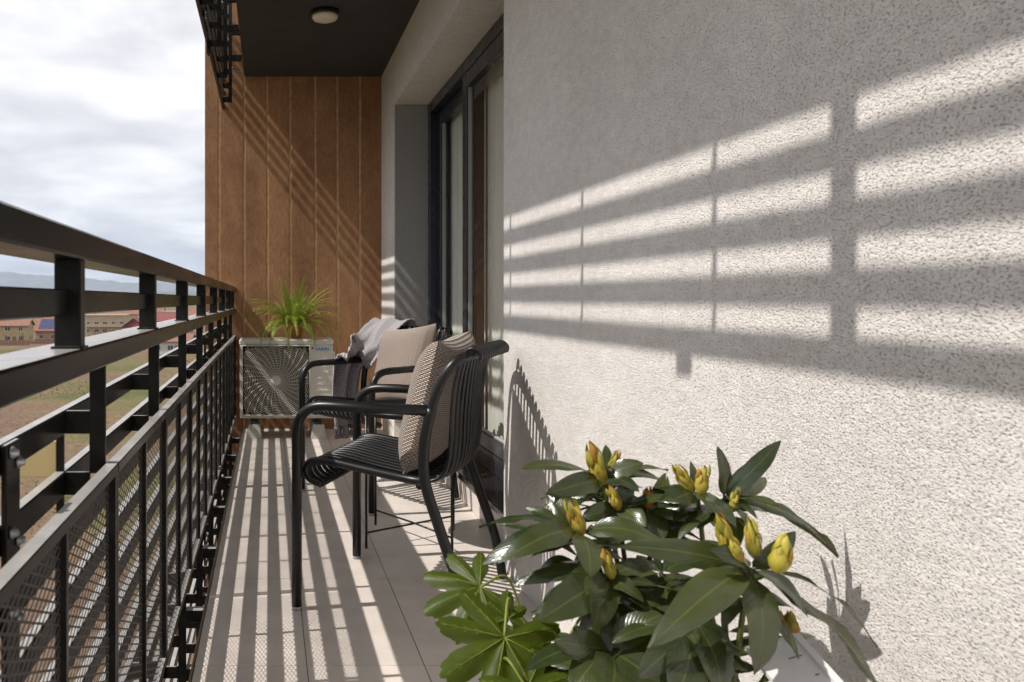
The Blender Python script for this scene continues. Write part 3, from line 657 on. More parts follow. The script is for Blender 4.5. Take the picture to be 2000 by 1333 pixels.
sv = MB(); sv.cbox(AX1 - 0.002, AX1 + 0.016, AY0 + 0.03, AY1 - 0.03, AZ0 + 0.02, AZ1 - 0.09, 0.004)
pr = [(AX1 + 0.014, AZ0 + 0.01), (AX1 + 0.075, AZ0 + 0.01), (AX1 + 0.075, AZ0 + 0.19), (AX1 + 0.05, AZ0 + 0.23), (AX1 + 0.014, AZ0 + 0.25)]
y0, y1 = AY0 + 0.05, AY0 + 0.2
sv.poly([(x, y0, z) for x, z in pr]); sv.poly([(x, y1, z) for x, z in reversed(pr)])
for i in range(5):
    (xa, za), (xb, zb) = pr[i], pr[(i + 1) % 5]; sv.quad((xa, y0, za), (xa, y1, za), (xb, y1, zb), (xb, y0, zb))
sv.build('valve_cover', M['acwhite'], ac)
for x in (AX0 + 0.08, AX1 - 0.13):
    MB().cbox(x, x + 0.05, AY0 + 0.02, AY1 - 0.02, AZ0 - 0.022, AZ0 + 0.001, 0.003).build('foot', M['acdark'], ac)
def text_mesh(name, body, size, m, parent, loc, rot, ext=0.0004, off=0.0):
    cu = bpy.data.curves.new(name, 'FONT'); cu.body = body; cu.size = size; cu.extrude = ext; cu.offset = off
    ob = bpy.data.objects.new(name, cu); col.objects.link(ob)
    me = bpy.data.meshes.new_from_object(ob); bpy.data.objects.remove(ob); me.materials.clear(); me.materials.append(m)
    o = place(name, me, parent, True, loc); o.rotation_euler = rot; return o
text_mesh('lettering', 'DAIKIN', 0.030, M['logo'], ac, (GX1 + 0.040, AY0 - 0.0012, AZ1 - 0.079), (R(90), 0, 0), off=0.0006)
lg = MB(); x, z = GX1 + 0.013, AZ1 - 0.056
lg.poly([(x, AY0 - 0.0012, z), (x + 0.006, AY0 - 0.0012, z - 0.022), (x + 0.014, AY0 - 0.0012, z)]); lg.build('logo_mark', M['ink'], ac)
MB().poly([(x + 0.009, AY0 - 0.0014, z - 0.016), (x + 0.016, AY0 - 0.0014, z), (x + 0.030, AY0 - 0.0014, z)]).build('logo_mark', M['logo2'], ac)
for nm, x, lab in (('support_block', AX0 + 0.105, 'pale tapered support block under the fan side of the air conditioner'), ('support_block', AX1 - 0.105, 'pale tapered support block under the logo side of the air conditioner')):
    e_ = empty(nm, (x, 5.8, 0), lab, 'block')
    pts = []; mb = MB()
    for z, hw, d in ((0.0, 0.056, 0.03), (0.092, 0.040, 0.015), (0.102, 0.038, 0.013)):
        pts.append([(x - hw, AY0 - d, z), (x + hw, AY0 - d, z), (x + hw, AY1 + d, z), (x - hw, AY1 + d, z)])
    i = 0
    for lv in pts: mb.v += lv
    for k in range(2):
        for j in range(4): mb.f.append((k * 4 + j, k * 4 + (j + 1) % 4, k * 4 + 4 + (j + 1) % 4, k * 4 + 4 + j))
    mb.f.append((3, 2, 1, 0)); mb.f.append((8, 9, 10, 11))
    mb.build('body', M['concrete'], e_)
    MB().cbox(x - 0.022, x + 0.022, AY0 - 0.006, AY1 + 0.006, 0.1015, 0.1225, 0.002).build('rubber_pad', M['acdark'], e_)

# ------------------------------------------------------------------ chairs (local x = depth from front, y = width)
CW, CD = 0.558, 0.549
def make_chair(name, label, loc, ang):
    c = empty(name, (loc[0], loc[1], 0), label, 'chair', None, R(ang))
    ox, oy = 0.27, CW / 2; T = 0.0165
    def L(d, w, h): return (d - ox, w - oy, h)
    for w in (0.0, CW):
        s = 1 if w == 0 else -1
        p = round_path([L(0, w, 0.012), L(0, w, 0.66), L(0.43, w, 0.668)], 0.10, 10)
        MB().tube(p, T, 14).build('armrest', M['chair'], c, True, False)
        MB().tube([L(0, w, 0.0), L(0, w, 0.013)], T * 0.93, 12).build('glide', M['rubber'], c, True, False)
        leg = cat_rom([L(0.549, w, 0.012), L(0.52, w, 0.16), L(0.465, w, 0.318), L(0.422, w, 0.45), L(0.418, w, 0.56), L(0.44, w, 0.675)], 6)
        MB().tube(leg, T, 14).build('back_leg', M['chair'], c, True, False)
        MB().tube([L(0.552, w, 0.0), L(0.5488, w, 0.013)], T * 0.93, 12).build('glide', M['rubber'], c, True, False)
        wi = w + s * 0.03
        sp = cat_rom([L(0.075, wi, 0.405), L(0.035, wi, 0.42), L(0.018, wi, 0.448), L(0.04, wi, 0.474), L(0.10, wi, 0.480), L(0.22, wi, 0.466), L(0.36, wi, 0.450), L(0.425, w + s * 0.012, 0.452)], 5)
        MB().tube(sp, 0.0135, 12).build('seat_rail', M['chair'], c, True, False)
    bk = [L(0.438, 0, 0.665), L(0.456, 0.0, 0.725), L(0.482, 0.004, 0.780), L(0.508, 0.020, 0.814), L(0.530, 0.055, 0.829), L(0.546, 0.13, 0.833), L(0.552, CW / 2, 0.834)]
    full = bk + [(x, -y, z) for (x, y, z) in reversed(bk[:-1])]
    MB().tube(cat_rom(full, 6), 0.0145, 14).build('back_frame', M['chair'], c, True, False)
    MB().tube([L(0.075, 0.03, 0.405), L(0.075, CW - 0.03, 0.405)], 0.009, 8).build('front_bar', M['chair'], c, True, False)
    MB().tube([L(0.40, 0.01, 0.437), L(0.40, CW - 0.01, 0.437)], 0.011, 8).build('rear_bar', M['chair'], c, True, False)
    n = 13
    for k in range(n):
        w = 0.058 + (CW - 0.116) * k / (n - 1); q = (k / (n - 1) - 0.5) * 2; dq = 0.02 * (1 - q * q)
        p = [L(0.078, w, 0.402), L(0.038, w, 0.418), L(0.020, w, 0.448), L(0.042, w, 0.476), L(0.10, w, 0.482), L(0.22, w, 0.462), L(0.36, w, 0.444), L(0.425 + dq, w, 0.446), L(0.466 + dq, w, 0.475), L(0.482 + dq, w, 0.54),
             L(0.486 + dq, w, 0.64), L(0.494 + dq, w, 0.73), L(0.510 + dq * 0.6, w, 0.800), L(0.530, w, 0.843), L(0.553, w, 0.853), L(0.574, w, 0.838), L(0.572, w, 0.818)]
        MB().tube(cat_rom(p, 3), 0.0100, 8, True, 0.0065, up=(1, 0, 0)).build('slat', M['chair'], c, True, False)
    return c
ch1 = make_chair('garden_chair', 'black slatted metal armchair with a beige waffle cushion, its back to the plants', (0.455, 2.674), -26.5)
ch2 = make_chair('garden_chair', 'black slatted metal armchair with a grey throw, near the air conditioner', (0.5495, 4.031), 33.0)

def loc_pt(c, d, w, h):
    m = Matrix.Rotation(c.rotation_euler.z, 3, 'Z')
    return m @ Vector((d - 0.27, w - CW / 2, h)) + Vector(c.location)

def cushion(name, label, m, chair, d0, w0, h0, size, thick, tilt, roll, yaw=0, seed=0):
    """size square cushion, its lower edge midpoint at (d0,w0,h0) of the chair, leaning back by tilt"""
    n = 30; mb = MB(); pts = []; uvs = []
    for side in (1, -1):
        g = []; gu = []
        for i in range(n + 1):
            for j in range(n + 1):
                u = i / n * 2 - 1; v = j / n * 2 - 1
                x = size / 2 * u * (1 - 0.075 * (1 - v * v)); z = size / 2 * v * (1 - 0.075 * (1 - u * u))
                th = thick / 2 * (max(0, (1 - u ** 4) * (1 - v ** 4))) ** 0.55
                wob = 0.010 * mnoise.noise(Vector((u * 1.6 + seed, v * 1.6, side * 3.0))) * (1 - u ** 4) * (1 - v ** 4)
                g.append((side * (th) + wob, x, z)); gu.append((0.5 + u / 2, 0.5 + v / 2))
        mb.grid(g, n + 1, n + 1, gu)
    me = mb.mesh(name, m, True)
    o = bpy.data.objects.new(name, me); col.objects.link(o)
    rz = chair.rotation_euler.z + R(yaw)
    rot = Matrix.Rotation(rz, 4, 'Z') @ Matrix.Rotation(R(tilt), 4, 'Y') @ Matrix.Rotation(R(roll), 4, 'X')
    base = loc_pt(chair, d0, w0, h0)
    ctr = base + (Matrix.Rotation(rz, 3, 'Z') @ Matrix.Rotation(R(tilt), 3, 'Y')) @ Vector((0, 0, size / 2 * 0.985))
    o.matrix_world = Matrix.Translation(ctr) @ rot
    o.location = ctr; o.rotation_euler = rot.to_euler()
    tag(o, label, 'cushion'); return o
cushion('cushion', 'beige waffle knit cushion standing in the chair beside the plants', M['pillow'], ch1, 0.335, 0.285, 0.462, 0.44, 0.16, 15, 2, 0, 1)
cushion('cushion', 'taupe ribbed knit cushion leaning in the chair with the throw', M['pillow2'], ch2, 0.335, 0.22, 0.462, 0.42, 0.15, 16, -6, -6, 5)

def throw():
    D = Vector((math.cos(R(33)), math.sin(R(33)), 0)); W = Vector((-D.y, D.x, 0))
    path = cat_rom([loc_pt(ch2, 0.62, 0.47, 0.60), loc_pt(ch2, 0.608, 0.47, 0.76), loc_pt(ch2, 0.56, 0.47, 0.872), loc_pt(ch2, 0.475, 0.48, 0.83), loc_pt(ch2, 0.43, 0.51, 0.75), loc_pt(ch2, 0.36, 0.545, 0.705), loc_pt(ch2, 0.33, 0.585, 0.69),
                    loc_pt(ch2, 0.325, 0.605, 0.60), loc_pt(ch2, 0.325, 0.605, 0.45), loc_pt(ch2, 0.33, 0.605, 0.31)], 8)
    n = len(path); nv = 40; pts = []; uvs = []; ln = 0
    for i, p in enumerate(path):
        if i: ln += (p - path[i - 1]).length
        s = i / (n - 1)
        t = (path[min(i + 1, n - 1)] - path[max(i - 1, 0)]).normalized()
        k = min(1, max(0, (s - 0.35) / 0.3)); k = k * k * (3 - 2 * k)
        a = (-W) * (1 - k) + D * k; a = (a - t * a.dot(t)).normalized(); nn = t.cross(a)
        if nn.z < 0 and s < 0.6: nn = -nn
        wid = 0.27 * (1 - k) + 0.19 * k
        for j in range(nv):
            v = j / (nv - 1) - 0.5
            fold = (0.005 + 0.013 * k) * math.sin(v * 13 + 3.0 * s + 1.6 * math.sin(s * 9 + v * 2)) + (0.014 + 0.022 * k) * mnoise.noise(Vector((v * 5.5, s * 5, 2))) + 0.006 * mnoise.noise(Vector((v * 14, s * 12, 7)))
            pts.append(p + a * (wid * v * (1 + 0.12 * math.sin(s * 11))) + nn * (fold + 0.012 + 0.01 * k * 0)); uvs.append((v * wid / 0.45 * 1.25 + 0.5, ln / 0.45))
    mb = MB().grid(pts, n, nv, uvs)
    # fringe at the hanging end
    last = pts[-nv:]
    for j in range(0, nv, 1):
        p = Vector(last[j]); mb.tube([p, p + Vector((random.uniform(-.006, .006), random.uniform(-.006, .006), -0.03)), p + Vector((random.uniform(-.01, .01), random.uniform(-.01, .01), -0.065))], 0.0022, 4, True)
    o = mb.build('throw_blanket', M['throw'], smooth=True)
    md = o.modifiers.new('thickness', 'SOLIDIFY'); md.thickness = 0.007; md.offset = 0
    tag(o, 'lilac grey knitted throw draped over a chair arm', 'blanket')
throw()

# ------------------------------------------------------------------ side table
def table():
    cx, cy = 0.593, 3.29; rz = R(-14)
    t = empty('side_table', (cx, cy, 0), 'small round black side table with thin wire legs between the chairs', 'table', None, rz)
    h = 0.168; top = 0.535
    for sx in (-1, 1):
        for sy in (-1, 1):
            MB().tube([(sx * h, sy * h, 0), (sx * h, sy * h, top - 0.004)], 0.0055, 8).build('leg', M['chair'], t, True, False)
    MB().tube([(-h, -h, 0.062), (h, h, 0.062)], 0.0042, 8).build('brace', M['chair'], t, True, False)
    MB().tube([(-h, h, 0.066), (0, 0, 0.0705), (h, -h, 0.066)], 0.0042, 8).build('brace', M['chair'], t, True, False)
    MB().lathe((0, 0, top - 0.008), [(0.0, 0), (0.22, 0), (0.237, 0.004), (0.24, 0.026), (0.237, 0.026), (0.233, 0.008), (0.0, 0.007)], 48).build('table_top', M['chair'], t, True, False)
table()

# ------------------------------------------------------------------ fern
def fern():
    c = Vector((0.185, 5.80, AZ1))
    f = empty('potted_fern', c, 'feathery green fern in a terracotta pot on the air conditioner', 'plant')
    MB().lathe((0, 0, 0), [(0.0, 0.0005), (0.048, 0.0005), (0.062, 0.085), (0.068, 0.086), (0.070, 0.108), (0.062, 0.108), (0.060, 0.095), (0.0, 0.094)], 28).build('pot', M['terracotta'], f, True, False)
    MB().lathe((0, 0, 0), [(0.0, 0.096), (0.0605, 0.096), (0.0, 0.099)], 20).build('soil', M['soil'], f, True, False)
    rnd = random.Random(11); meshes = []
    for v in range(7):
        mb = MB(); el0 = R([84, 74, 64, 52, 40, 26, 12][v]); Ln = [0.30, 0.315, 0.325, 0.33, 0.325, 0.31, 0.28][v]; droop = [0.5, 0.9, 1.35, 1.7, 1.9, 1.9, 1.8][v]
        p = Vector((0.012, 0, 0)); n = 27; pts = []; el = el0
        for i in range(n + 1):
            pts.append(p.copy()); el = el0 - droop * (i / n) ** 1.25; p = p + Vector((math.cos(el), 0.10 * math.sin(i * 0.16 + v), math.sin(el))) * (Ln / n)
        mb.tube(pts, [0.0016 * (1 - 0.8 * i / n) for i in range(n + 1)], 4)
        for i in range(3, n + 1):
            s = i / n; t = (pts[i] - pts[i - 1]).normalized(); side = Vector((0, 1, 0)); up = t.cross(side)
            pl = 0.030 * min(1.0, 0.45 + s * 2.2) * (1 - max(0, s - 0.35) / 0.65 * 0.72)
            for sg in (-1, 1):
                b0 = pts[i] + t * rnd.uniform(-.001, .001); d = (side * sg + t * 0.35 - up * rnd.uniform(-0.15, 0.35)).normalized() * pl; w = t * (0.0028)
                m1 = b0 + d * 0.5 - up * 0.001
                k = len(mb.v); mb.v += [tuple(b0 - w), tuple(b0 + w), tuple(m1 + w * 0.9), tuple(m1 - w * 0.9), tuple(b0 + d - up * 0.002)]
                mb.f += [(k, k + 1, k + 2, k + 3), (k + 3, k + 2, k + 4)]
        meshes.append(mb.mesh('frond', M['fern']))
    for k in range(130):
        v = rnd.choice([0, 0, 1, 1, 2, 2, 3, 3, 4, 4, 5, 5, 6, 6]); az = k * 2.39996 + rnd.uniform(-.3, .3)
        o = bpy.data.objects.new('frond', meshes[v]); col.objects.link(o); o.parent = f
        o.location = (0.03 * math.cos(az), 0.03 * math.sin(az), 0.10)
        sc = rnd.uniform(0.9, 1.22)
        if math.sin(az) > 0.3: sc *= 0.72          # wall side
        o.rotation_euler = (rnd.uniform(-.12, .12), rnd.uniform(-.12, .12), az); o.scale = (sc, sc, sc)
fern()

# ------------------------------------------------------------------ rhododendron and fatsia
def leaf_blade(B, T, width, n, arch=0.12, fold=0.18, curl=0.0, nl=10, seed=0, prof=0.75):
    B, T, n = Vector(B), Vector(T), Vector(n).normalized(); d = T - B; Ln = d.length; dn = d.normalized()
    n = (n - dn * n.dot(dn)).normalized(); lat = dn.cross(n); pts = []; uvs = []; nv = 7
    for i in range(nl + 1):
        s = i / nl
        c = B + d * s + n * (arch * Ln * (4 * s * (1 - s)) ** 1.0) * (1 if arch > 0 else 1)
        c = c - n * (curl * Ln * s * s) + lat * (0.05 * Ln * math.sin(seed * 3.7) * math.sin(math.pi * s))
        if s < 0.10: w = 0.05 + 0.3 * s
        else:
            q = (s - 0.06) / 0.94; w = max(0.0, math.sin(math.pi * q ** 0.85)) ** prof
        w *= width / 2
        for j in range(nv):
            v = j / (nv - 1) * 2 - 1
            rip = 0.042 * Ln * mnoise.noise(Vector((s * 5 + seed, v * 1.5, seed * 1.7))) * abs(v)
            tw = 0.75 * math.sin(seed * 5.3 + 1) * (s - 0.25); lt, nm = lat * math.cos(tw) + n * math.sin(tw), n * math.cos(tw) - lat * math.sin(tw)
            pts.append(c + lt * (w * v) + nm * (w * fold * (abs(v) ** 1.4) * (1 if fold else 0) - w * 0.25 * v * v + rip)); uvs.append((0.5 + v / 2, s))
    mb = MB().grid(pts, nl + 1, nv, uvs)
    return mb
def bud(B, T, r, parent, m, seed=0):
    B, T = Vector(B), Vector(T); d = T - B; u = d.orthogonal().normalized(); w = d.normalized().cross(u); rnd = random.Random(seed)
    mb = MB(); prof = [(0.0, 0.45), (0.12, 0.8), (0.28, 1.0), (0.45, 0.86), (0.65, 0.55), (0.85, 0.24), (1.0, 0.03)]; n = 12; base = 0
    for (s, q) in prof:
        for j in range(n):
            a = 2 * math.pi * j / n; k = 1 + 0.10 * math.sin(3 * a + s * 5 + seed)
            mb.v.append(tuple(B + d * s + (u * math.cos(a) + w * math.sin(a)) * (r * q * k)))
    for k in range(len(prof) - 1):
        for j in range(n): mb.f.append((k * n + j, k * n + (j + 1) % n, (k + 1) * n + (j + 1) % n, (k + 1) * n + j))
    o = mb.build('bud', m, parent, True)
    # overlapping scales
    for k in range(14):
        a = k * 2.4 + seed; s0 = 0.03 + 0.042 * k; out = (u * math.cos(a) + w * math.sin(a)); q = [p for p in prof if p[0] <= s0][-1][1]
        p0 = B + d * s0 + out * (r * q * 0.98); p1 = B + d * min(1.06, s0 + rnd.uniform(0.34, 0.5)) + out * (r * 0.30 * (1 + rnd.uniform(-.7, 1.6)))
        leaf_blade(p0, p1, r * rnd.uniform(0.6, 1.0), out, 0.14, -0.5, 0, 6, seed + k, 0.8).build('scale', m, o, True, False)
def rhododendron():
    base = Vector((0.60, 1.16, 0.0))
    r = empty('rhododendron', base, 'glossy dark green rhododendron with fat yellow buds against the stucco wall', 'plant')
    MB().lathe((base.x, base.y, 0), [(0.0, 0.001), (0.10, 0.001), (0.135, 0.25), (0.14, 0.27), (0.128, 0.27), (0.12, 0.24), (0.0, 0.235)], 32).build('pot', M['pot'], r, True)
    MB().lathe((base.x, base.y, 0), [(0.0, 0.238), (0.1205, 0.238), (0.0, 0.25)], 24).build('soil', M['soil'], r, True)
    wh = {1: (1178, 938, 1.22), 2: (1130, 1042, 1.12), 3: (1207, 995, 1.2), 4: (1268, 990, 1.2), 5: (1362, 962, 1.18), 6: (1412, 975, 1.17), 7: (1462, 1112, 1.02), 8: (1188, 1128, 1.07), 9: (1190, 1272, 1.03), 10: (1355, 1212, 1.0), 11: (1545, 1238, 1.06), 12: (1290, 1120, 1.15), 13: (1330, 1290, 1.12)}
    root = Vector((base.x, base.y, 0.24)); fork = [Vector((0.56, 1.15, 0.36)), Vector((0.66, 1.14, 0.40)), Vector((0.60, 1.08, 0.34))]
    fk = {1: 0, 2: 0, 3: 0, 4: 0, 5: 1, 6: 1, 7: 1, 8: 0, 9: 2, 10: 2, 11: 1, 12: 1, 13: 2}
    for k, v in wh.items():
        c = P(*v); f = fork[fk[k]]
        MB().tube(cat_rom([root, f, (f + c) / 2 + Vector((0, 0, -0.02)), c - Vector((0, 0, 0.0))], 5), [0.0075 - 0.0045 * i / 15 for i in range(16)], 7).build('stem', M['bark'] if k % 3 == 0 else M['stem'], r, True)
    U = (0, -0.35, 1); C = (0, -1, 0.35); H = (-0.2, -0.7, 0.6)
    # whorl, tip pixel, tip depth, width, normal, arch, curl
    LV = [
        (7, 1284, 1238, 0.93, .054, (-0.35, -.75, .65), .10, .10), (7, 1482, 1314, 0.93, .058, (0.0, -1, .25), .06, .02), (7, 1584, 1198, 0.97, .040, (.2, -.35, .9), .12, .05), (7, 1720, 1242, 1.06, .030, (.1, .15, 1), .08, .02),
        (7, 1745, 1350, 0.98, .036, (.25, -.3, .9), .07, .02), (7, 1219, 1062, 1.00, .046, (-.1, -.75, .7), .03, .0), (7, 1350, 1052, 1.10, .045, (-.2, -.5, .8), .05, .05), (7, 1395, 1070, 0.98, .035, (0, -.6, .8), .1, .05), (7, 1555, 1040, 0.99, .03, (.2, -.8, .5), .12, .0),
        (6, 1404, 873, 1.17, .030, (.35, -1, .0), .03, -.02), (6, 1526, 857, 1.16, .030, (-.3, -.85, .5), .10, .08), (6, 1490, 898, 1.19, .040, (.2, -.9, .2), .06, .0), (6, 1612, 1036, 1.12, .034, (.1, -.5, .9), .07, .05), (6, 1656, 1070, 1.15, .034, (.1, -.1, 1), .08, .04), (6, 1478, 1000, 1.10, .030, (0, -.7, .8), .12, .1), (6, 1500, 930, 1.22, .03, (0, -.8, .5), .05, .0),
        (5, 1350, 900, 1.2, .016, C, .05, 0), (5, 1262, 958, 1.2, .032, U, .08, .02), (5, 1290, 985, 1.14, .040, H, .08, .05), (5, 1440, 1022, 1.07, .040, (0, -.55, .8), .06, .03),
        (1, 1020, 908, 1.18, .034, (0, -.2, 1), .06, .0), (1, 1074, 958, 1.14, .040, (-.1, -.8, .6), .04, .02), (1, 1304, 908, 1.24, .022, (0, -.12, 1), .06, .04), (1, 1255, 902, 1.2, .034, (0, -.6, .7), .06, .02), (1, 1248, 950, 1.16, .036, (.2, -.5, .8), .10, .08), (1, 1185, 868, 1.24, .022, C, .02, 0), (1, 1120, 925, 1.28, .03, U, .06, .02), (1, 1320, 940, 1.22, .03, (0, -.4, .8), .1, .08),
        (2, 946, 1086, 1.08, .044, (-.1, -.7, .8), .16, .10), (2, 985, 1090, 1.04, .044, (-.2, -.9, .6), .14, .06), (2, 938, 1018, 1.13, .026, (0, -.35, 1), .08, .04), (2, 1157, 1122, 1.03, .050, (0, -1, .3), .10, .02), (2, 1332, 1072, 1.04, .044, (0, -.7, .8), .13, .10), (2, 1028, 988, 1.16, .026, U, .05, .0), (2, 1068, 966, 1.16, .030, H, .05, .0), (2, 1255, 1030, 1.14, .036, H, .08, .05),
        (3, 1140, 1010, 1.19, .036, C, .08, .03), (3, 1260, 1025, 1.15, .038, H, .08, .05), (3, 1235, 935, 1.2, .030, C, .05, .0), (3, 1170, 1060, 1.16, .04, C, .05, .05),
        (4, 1302, 924, 1.21, .026, C, .05, .0), (4, 1200, 1010, 1.18, .034, H, .06, .05), (4, 1345, 1010, 1.15, .036, H, .08, .05), (4, 1290, 1060, 1.16, .036, C, .06, .05),
        (8, 1058, 1208, 1.00, .056, (-.2, -.9, .5), .07, .03), (8, 1163, 1228, 1.0, .056, (0, -1, .3), .06, .03), (8, 1258, 1172, 1.03, .040, (.3, -.8, .5), .10, .05), (8, 1008, 1122, 1.06, .032, (0, -.5, .9), .10, .10), (8, 1105, 1158, 1.03, .03, (-.2, -.8, .5), .16, .10), (8, 1080, 1090, 1.13, .034, U, .08, .04), (8, 1280, 1090, 1.12, .036, U, .06, .04),
        (9, 1028, 1298, 0.99, .034, (0, -.35, 1), .06, .02), (9, 1092, 1252, 1.0, .048, (-.1, -.8, .5), .07, .05), (9, 1300, 1196, 1.02, .044, (.1, -.6, .8), .05, .02), (9, 1195, 1365, 0.95, .062, (0, -1, .4), .08, .05), (9, 1120, 1350, 0.97, .050, H, .08, .05), (9, 1290, 1330, 0.97, .05, (.2, -.8, .6), .08, .05),
        (10, 1325, 1372, 0.93, .062, (-.2, -1, .3), .06, .03), (10, 1415, 1372, 0.93, .060, (.15, -1, .35), .07, .03), (10, 1250, 1318, 0.95, .046, (-.2, -.8, .6), .08, .06), (10, 1440, 1290, 0.98, .044, (.1, -.7, .7), .08, .04), (10, 1270, 1180, 1.04, .04, U, .05, .03),
        (11, 1500, 1330, 1.04, .036, H, .06, .04), (11, 1610, 1340, 1.03, .034, (.2, -.4, .8), .06, .04), (11, 1585, 1330, 1.06, .03, C, .06, .04), (11, 1480, 1190, 1.08, .03, U, .05, .03),
        (12, 1210, 1155, 1.12, .044, U, .06, .04), (12, 1375, 1165, 1.10, .044, U, .06, .04), (12, 1300, 1215, 1.10, .046, C, .05, .04), (12, 1250, 1080, 1.2, .04, U, .05, .04), (12, 1370, 1085, 1.16, .042, U, .05, .03), (12, 1340, 1240, 1.12, .044, C, .05, .04),
        (13, 1240, 1270, 1.1, .044, U, .05, .03), (13, 1420, 1300, 1.08, .044, U, .06, .03), (13, 1390, 1235, 1.14, .04, U, .05, .02), (13, 1310, 1360, 1.05, .05, C, .05, .02), (13, 1280, 1225, 1.16, .04, U, .05, .02),
    ]
    for k, (w, tx, ty, tz, wd, nn, ar, cu) in enumerate(LV):
        c = P(*wh[w]); t = P(tx, ty, tz); t.x = min(t.x, XW - 0.03)
        leaf_blade(c, t, wd * 0.88, nn, ar + 0.02, 0.28, cu + 0.05, 12, k * 1.37, 0.66).build('leaf', M['rhodo'], r, True)
    rnd = random.Random(21)
    for w, v in wh.items():
        c = P(*v)
        for q in range(16 if w in (8, 9, 10, 12, 13) else 11):
            a = rnd.uniform(0, 6.28); ln = rnd.uniform(0.055, 0.115)
            d = Vector((math.cos(a), math.sin(a) * 0.8 + 0.15, rnd.uniform(-0.65, -0.05) if q % 2 else rnd.uniform(-0.25, 0.30))).normalized() * ln
            b0 = c + Vector((0, 0.01, -rnd.uniform(0.01, 0.05))); t = b0 + d; t.x = min(t.x, XW - 0.02); t.y = max(t.y, 0.96)
            leaf_blade(b0, t, rnd.uniform(0.020, 0.036), (rnd.uniform(-.4, .4), rnd.uniform(-.6, .2), 1), 0.12, 0.2, rnd.uniform(0.02, .25), 9, q * 2.1 + w, 0.72).build('leaf', M['rhodo'], r, True)
    BD = [(1178, 946, 1150, 862, 1.215, .0165), (1192, 922, 1208, 878, 1.225, .010), (1137, 1044, 1112, 978, 1.11, .0150), (1208, 996, 1189, 948, 1.19, .0125), (1352, 962, 1318, 907, 1.175, .0135), (1368, 966, 1375, 908, 1.165, .0135),
          (1432, 1085, 1398, 1002, 1.01, .0150), (1478, 1090, 1460, 1008, 1.01, .0135), (1445, 1100, 1425, 1050, 0.995, .013), (1518, 1118, 1535, 1042, 0.99, .0185), (1195, 1130, 1178, 1072, 1.06, .0120), (1548, 1242, 1538, 1192, 1.055, .0145), (1430, 1000, 1440, 950, 1.13, .008)]
    for k, (bx, by, tx, ty, z, rr) in enumerate(BD):
        bud(P(bx, by, z), P(tx, ty, z), rr * 0.70, r, M['bud'], k)
    bud(P(1267, 992, 1.19), P(1264, 952, 1.19), .009, r, M['bud_orange'], 40)
rhododendron()

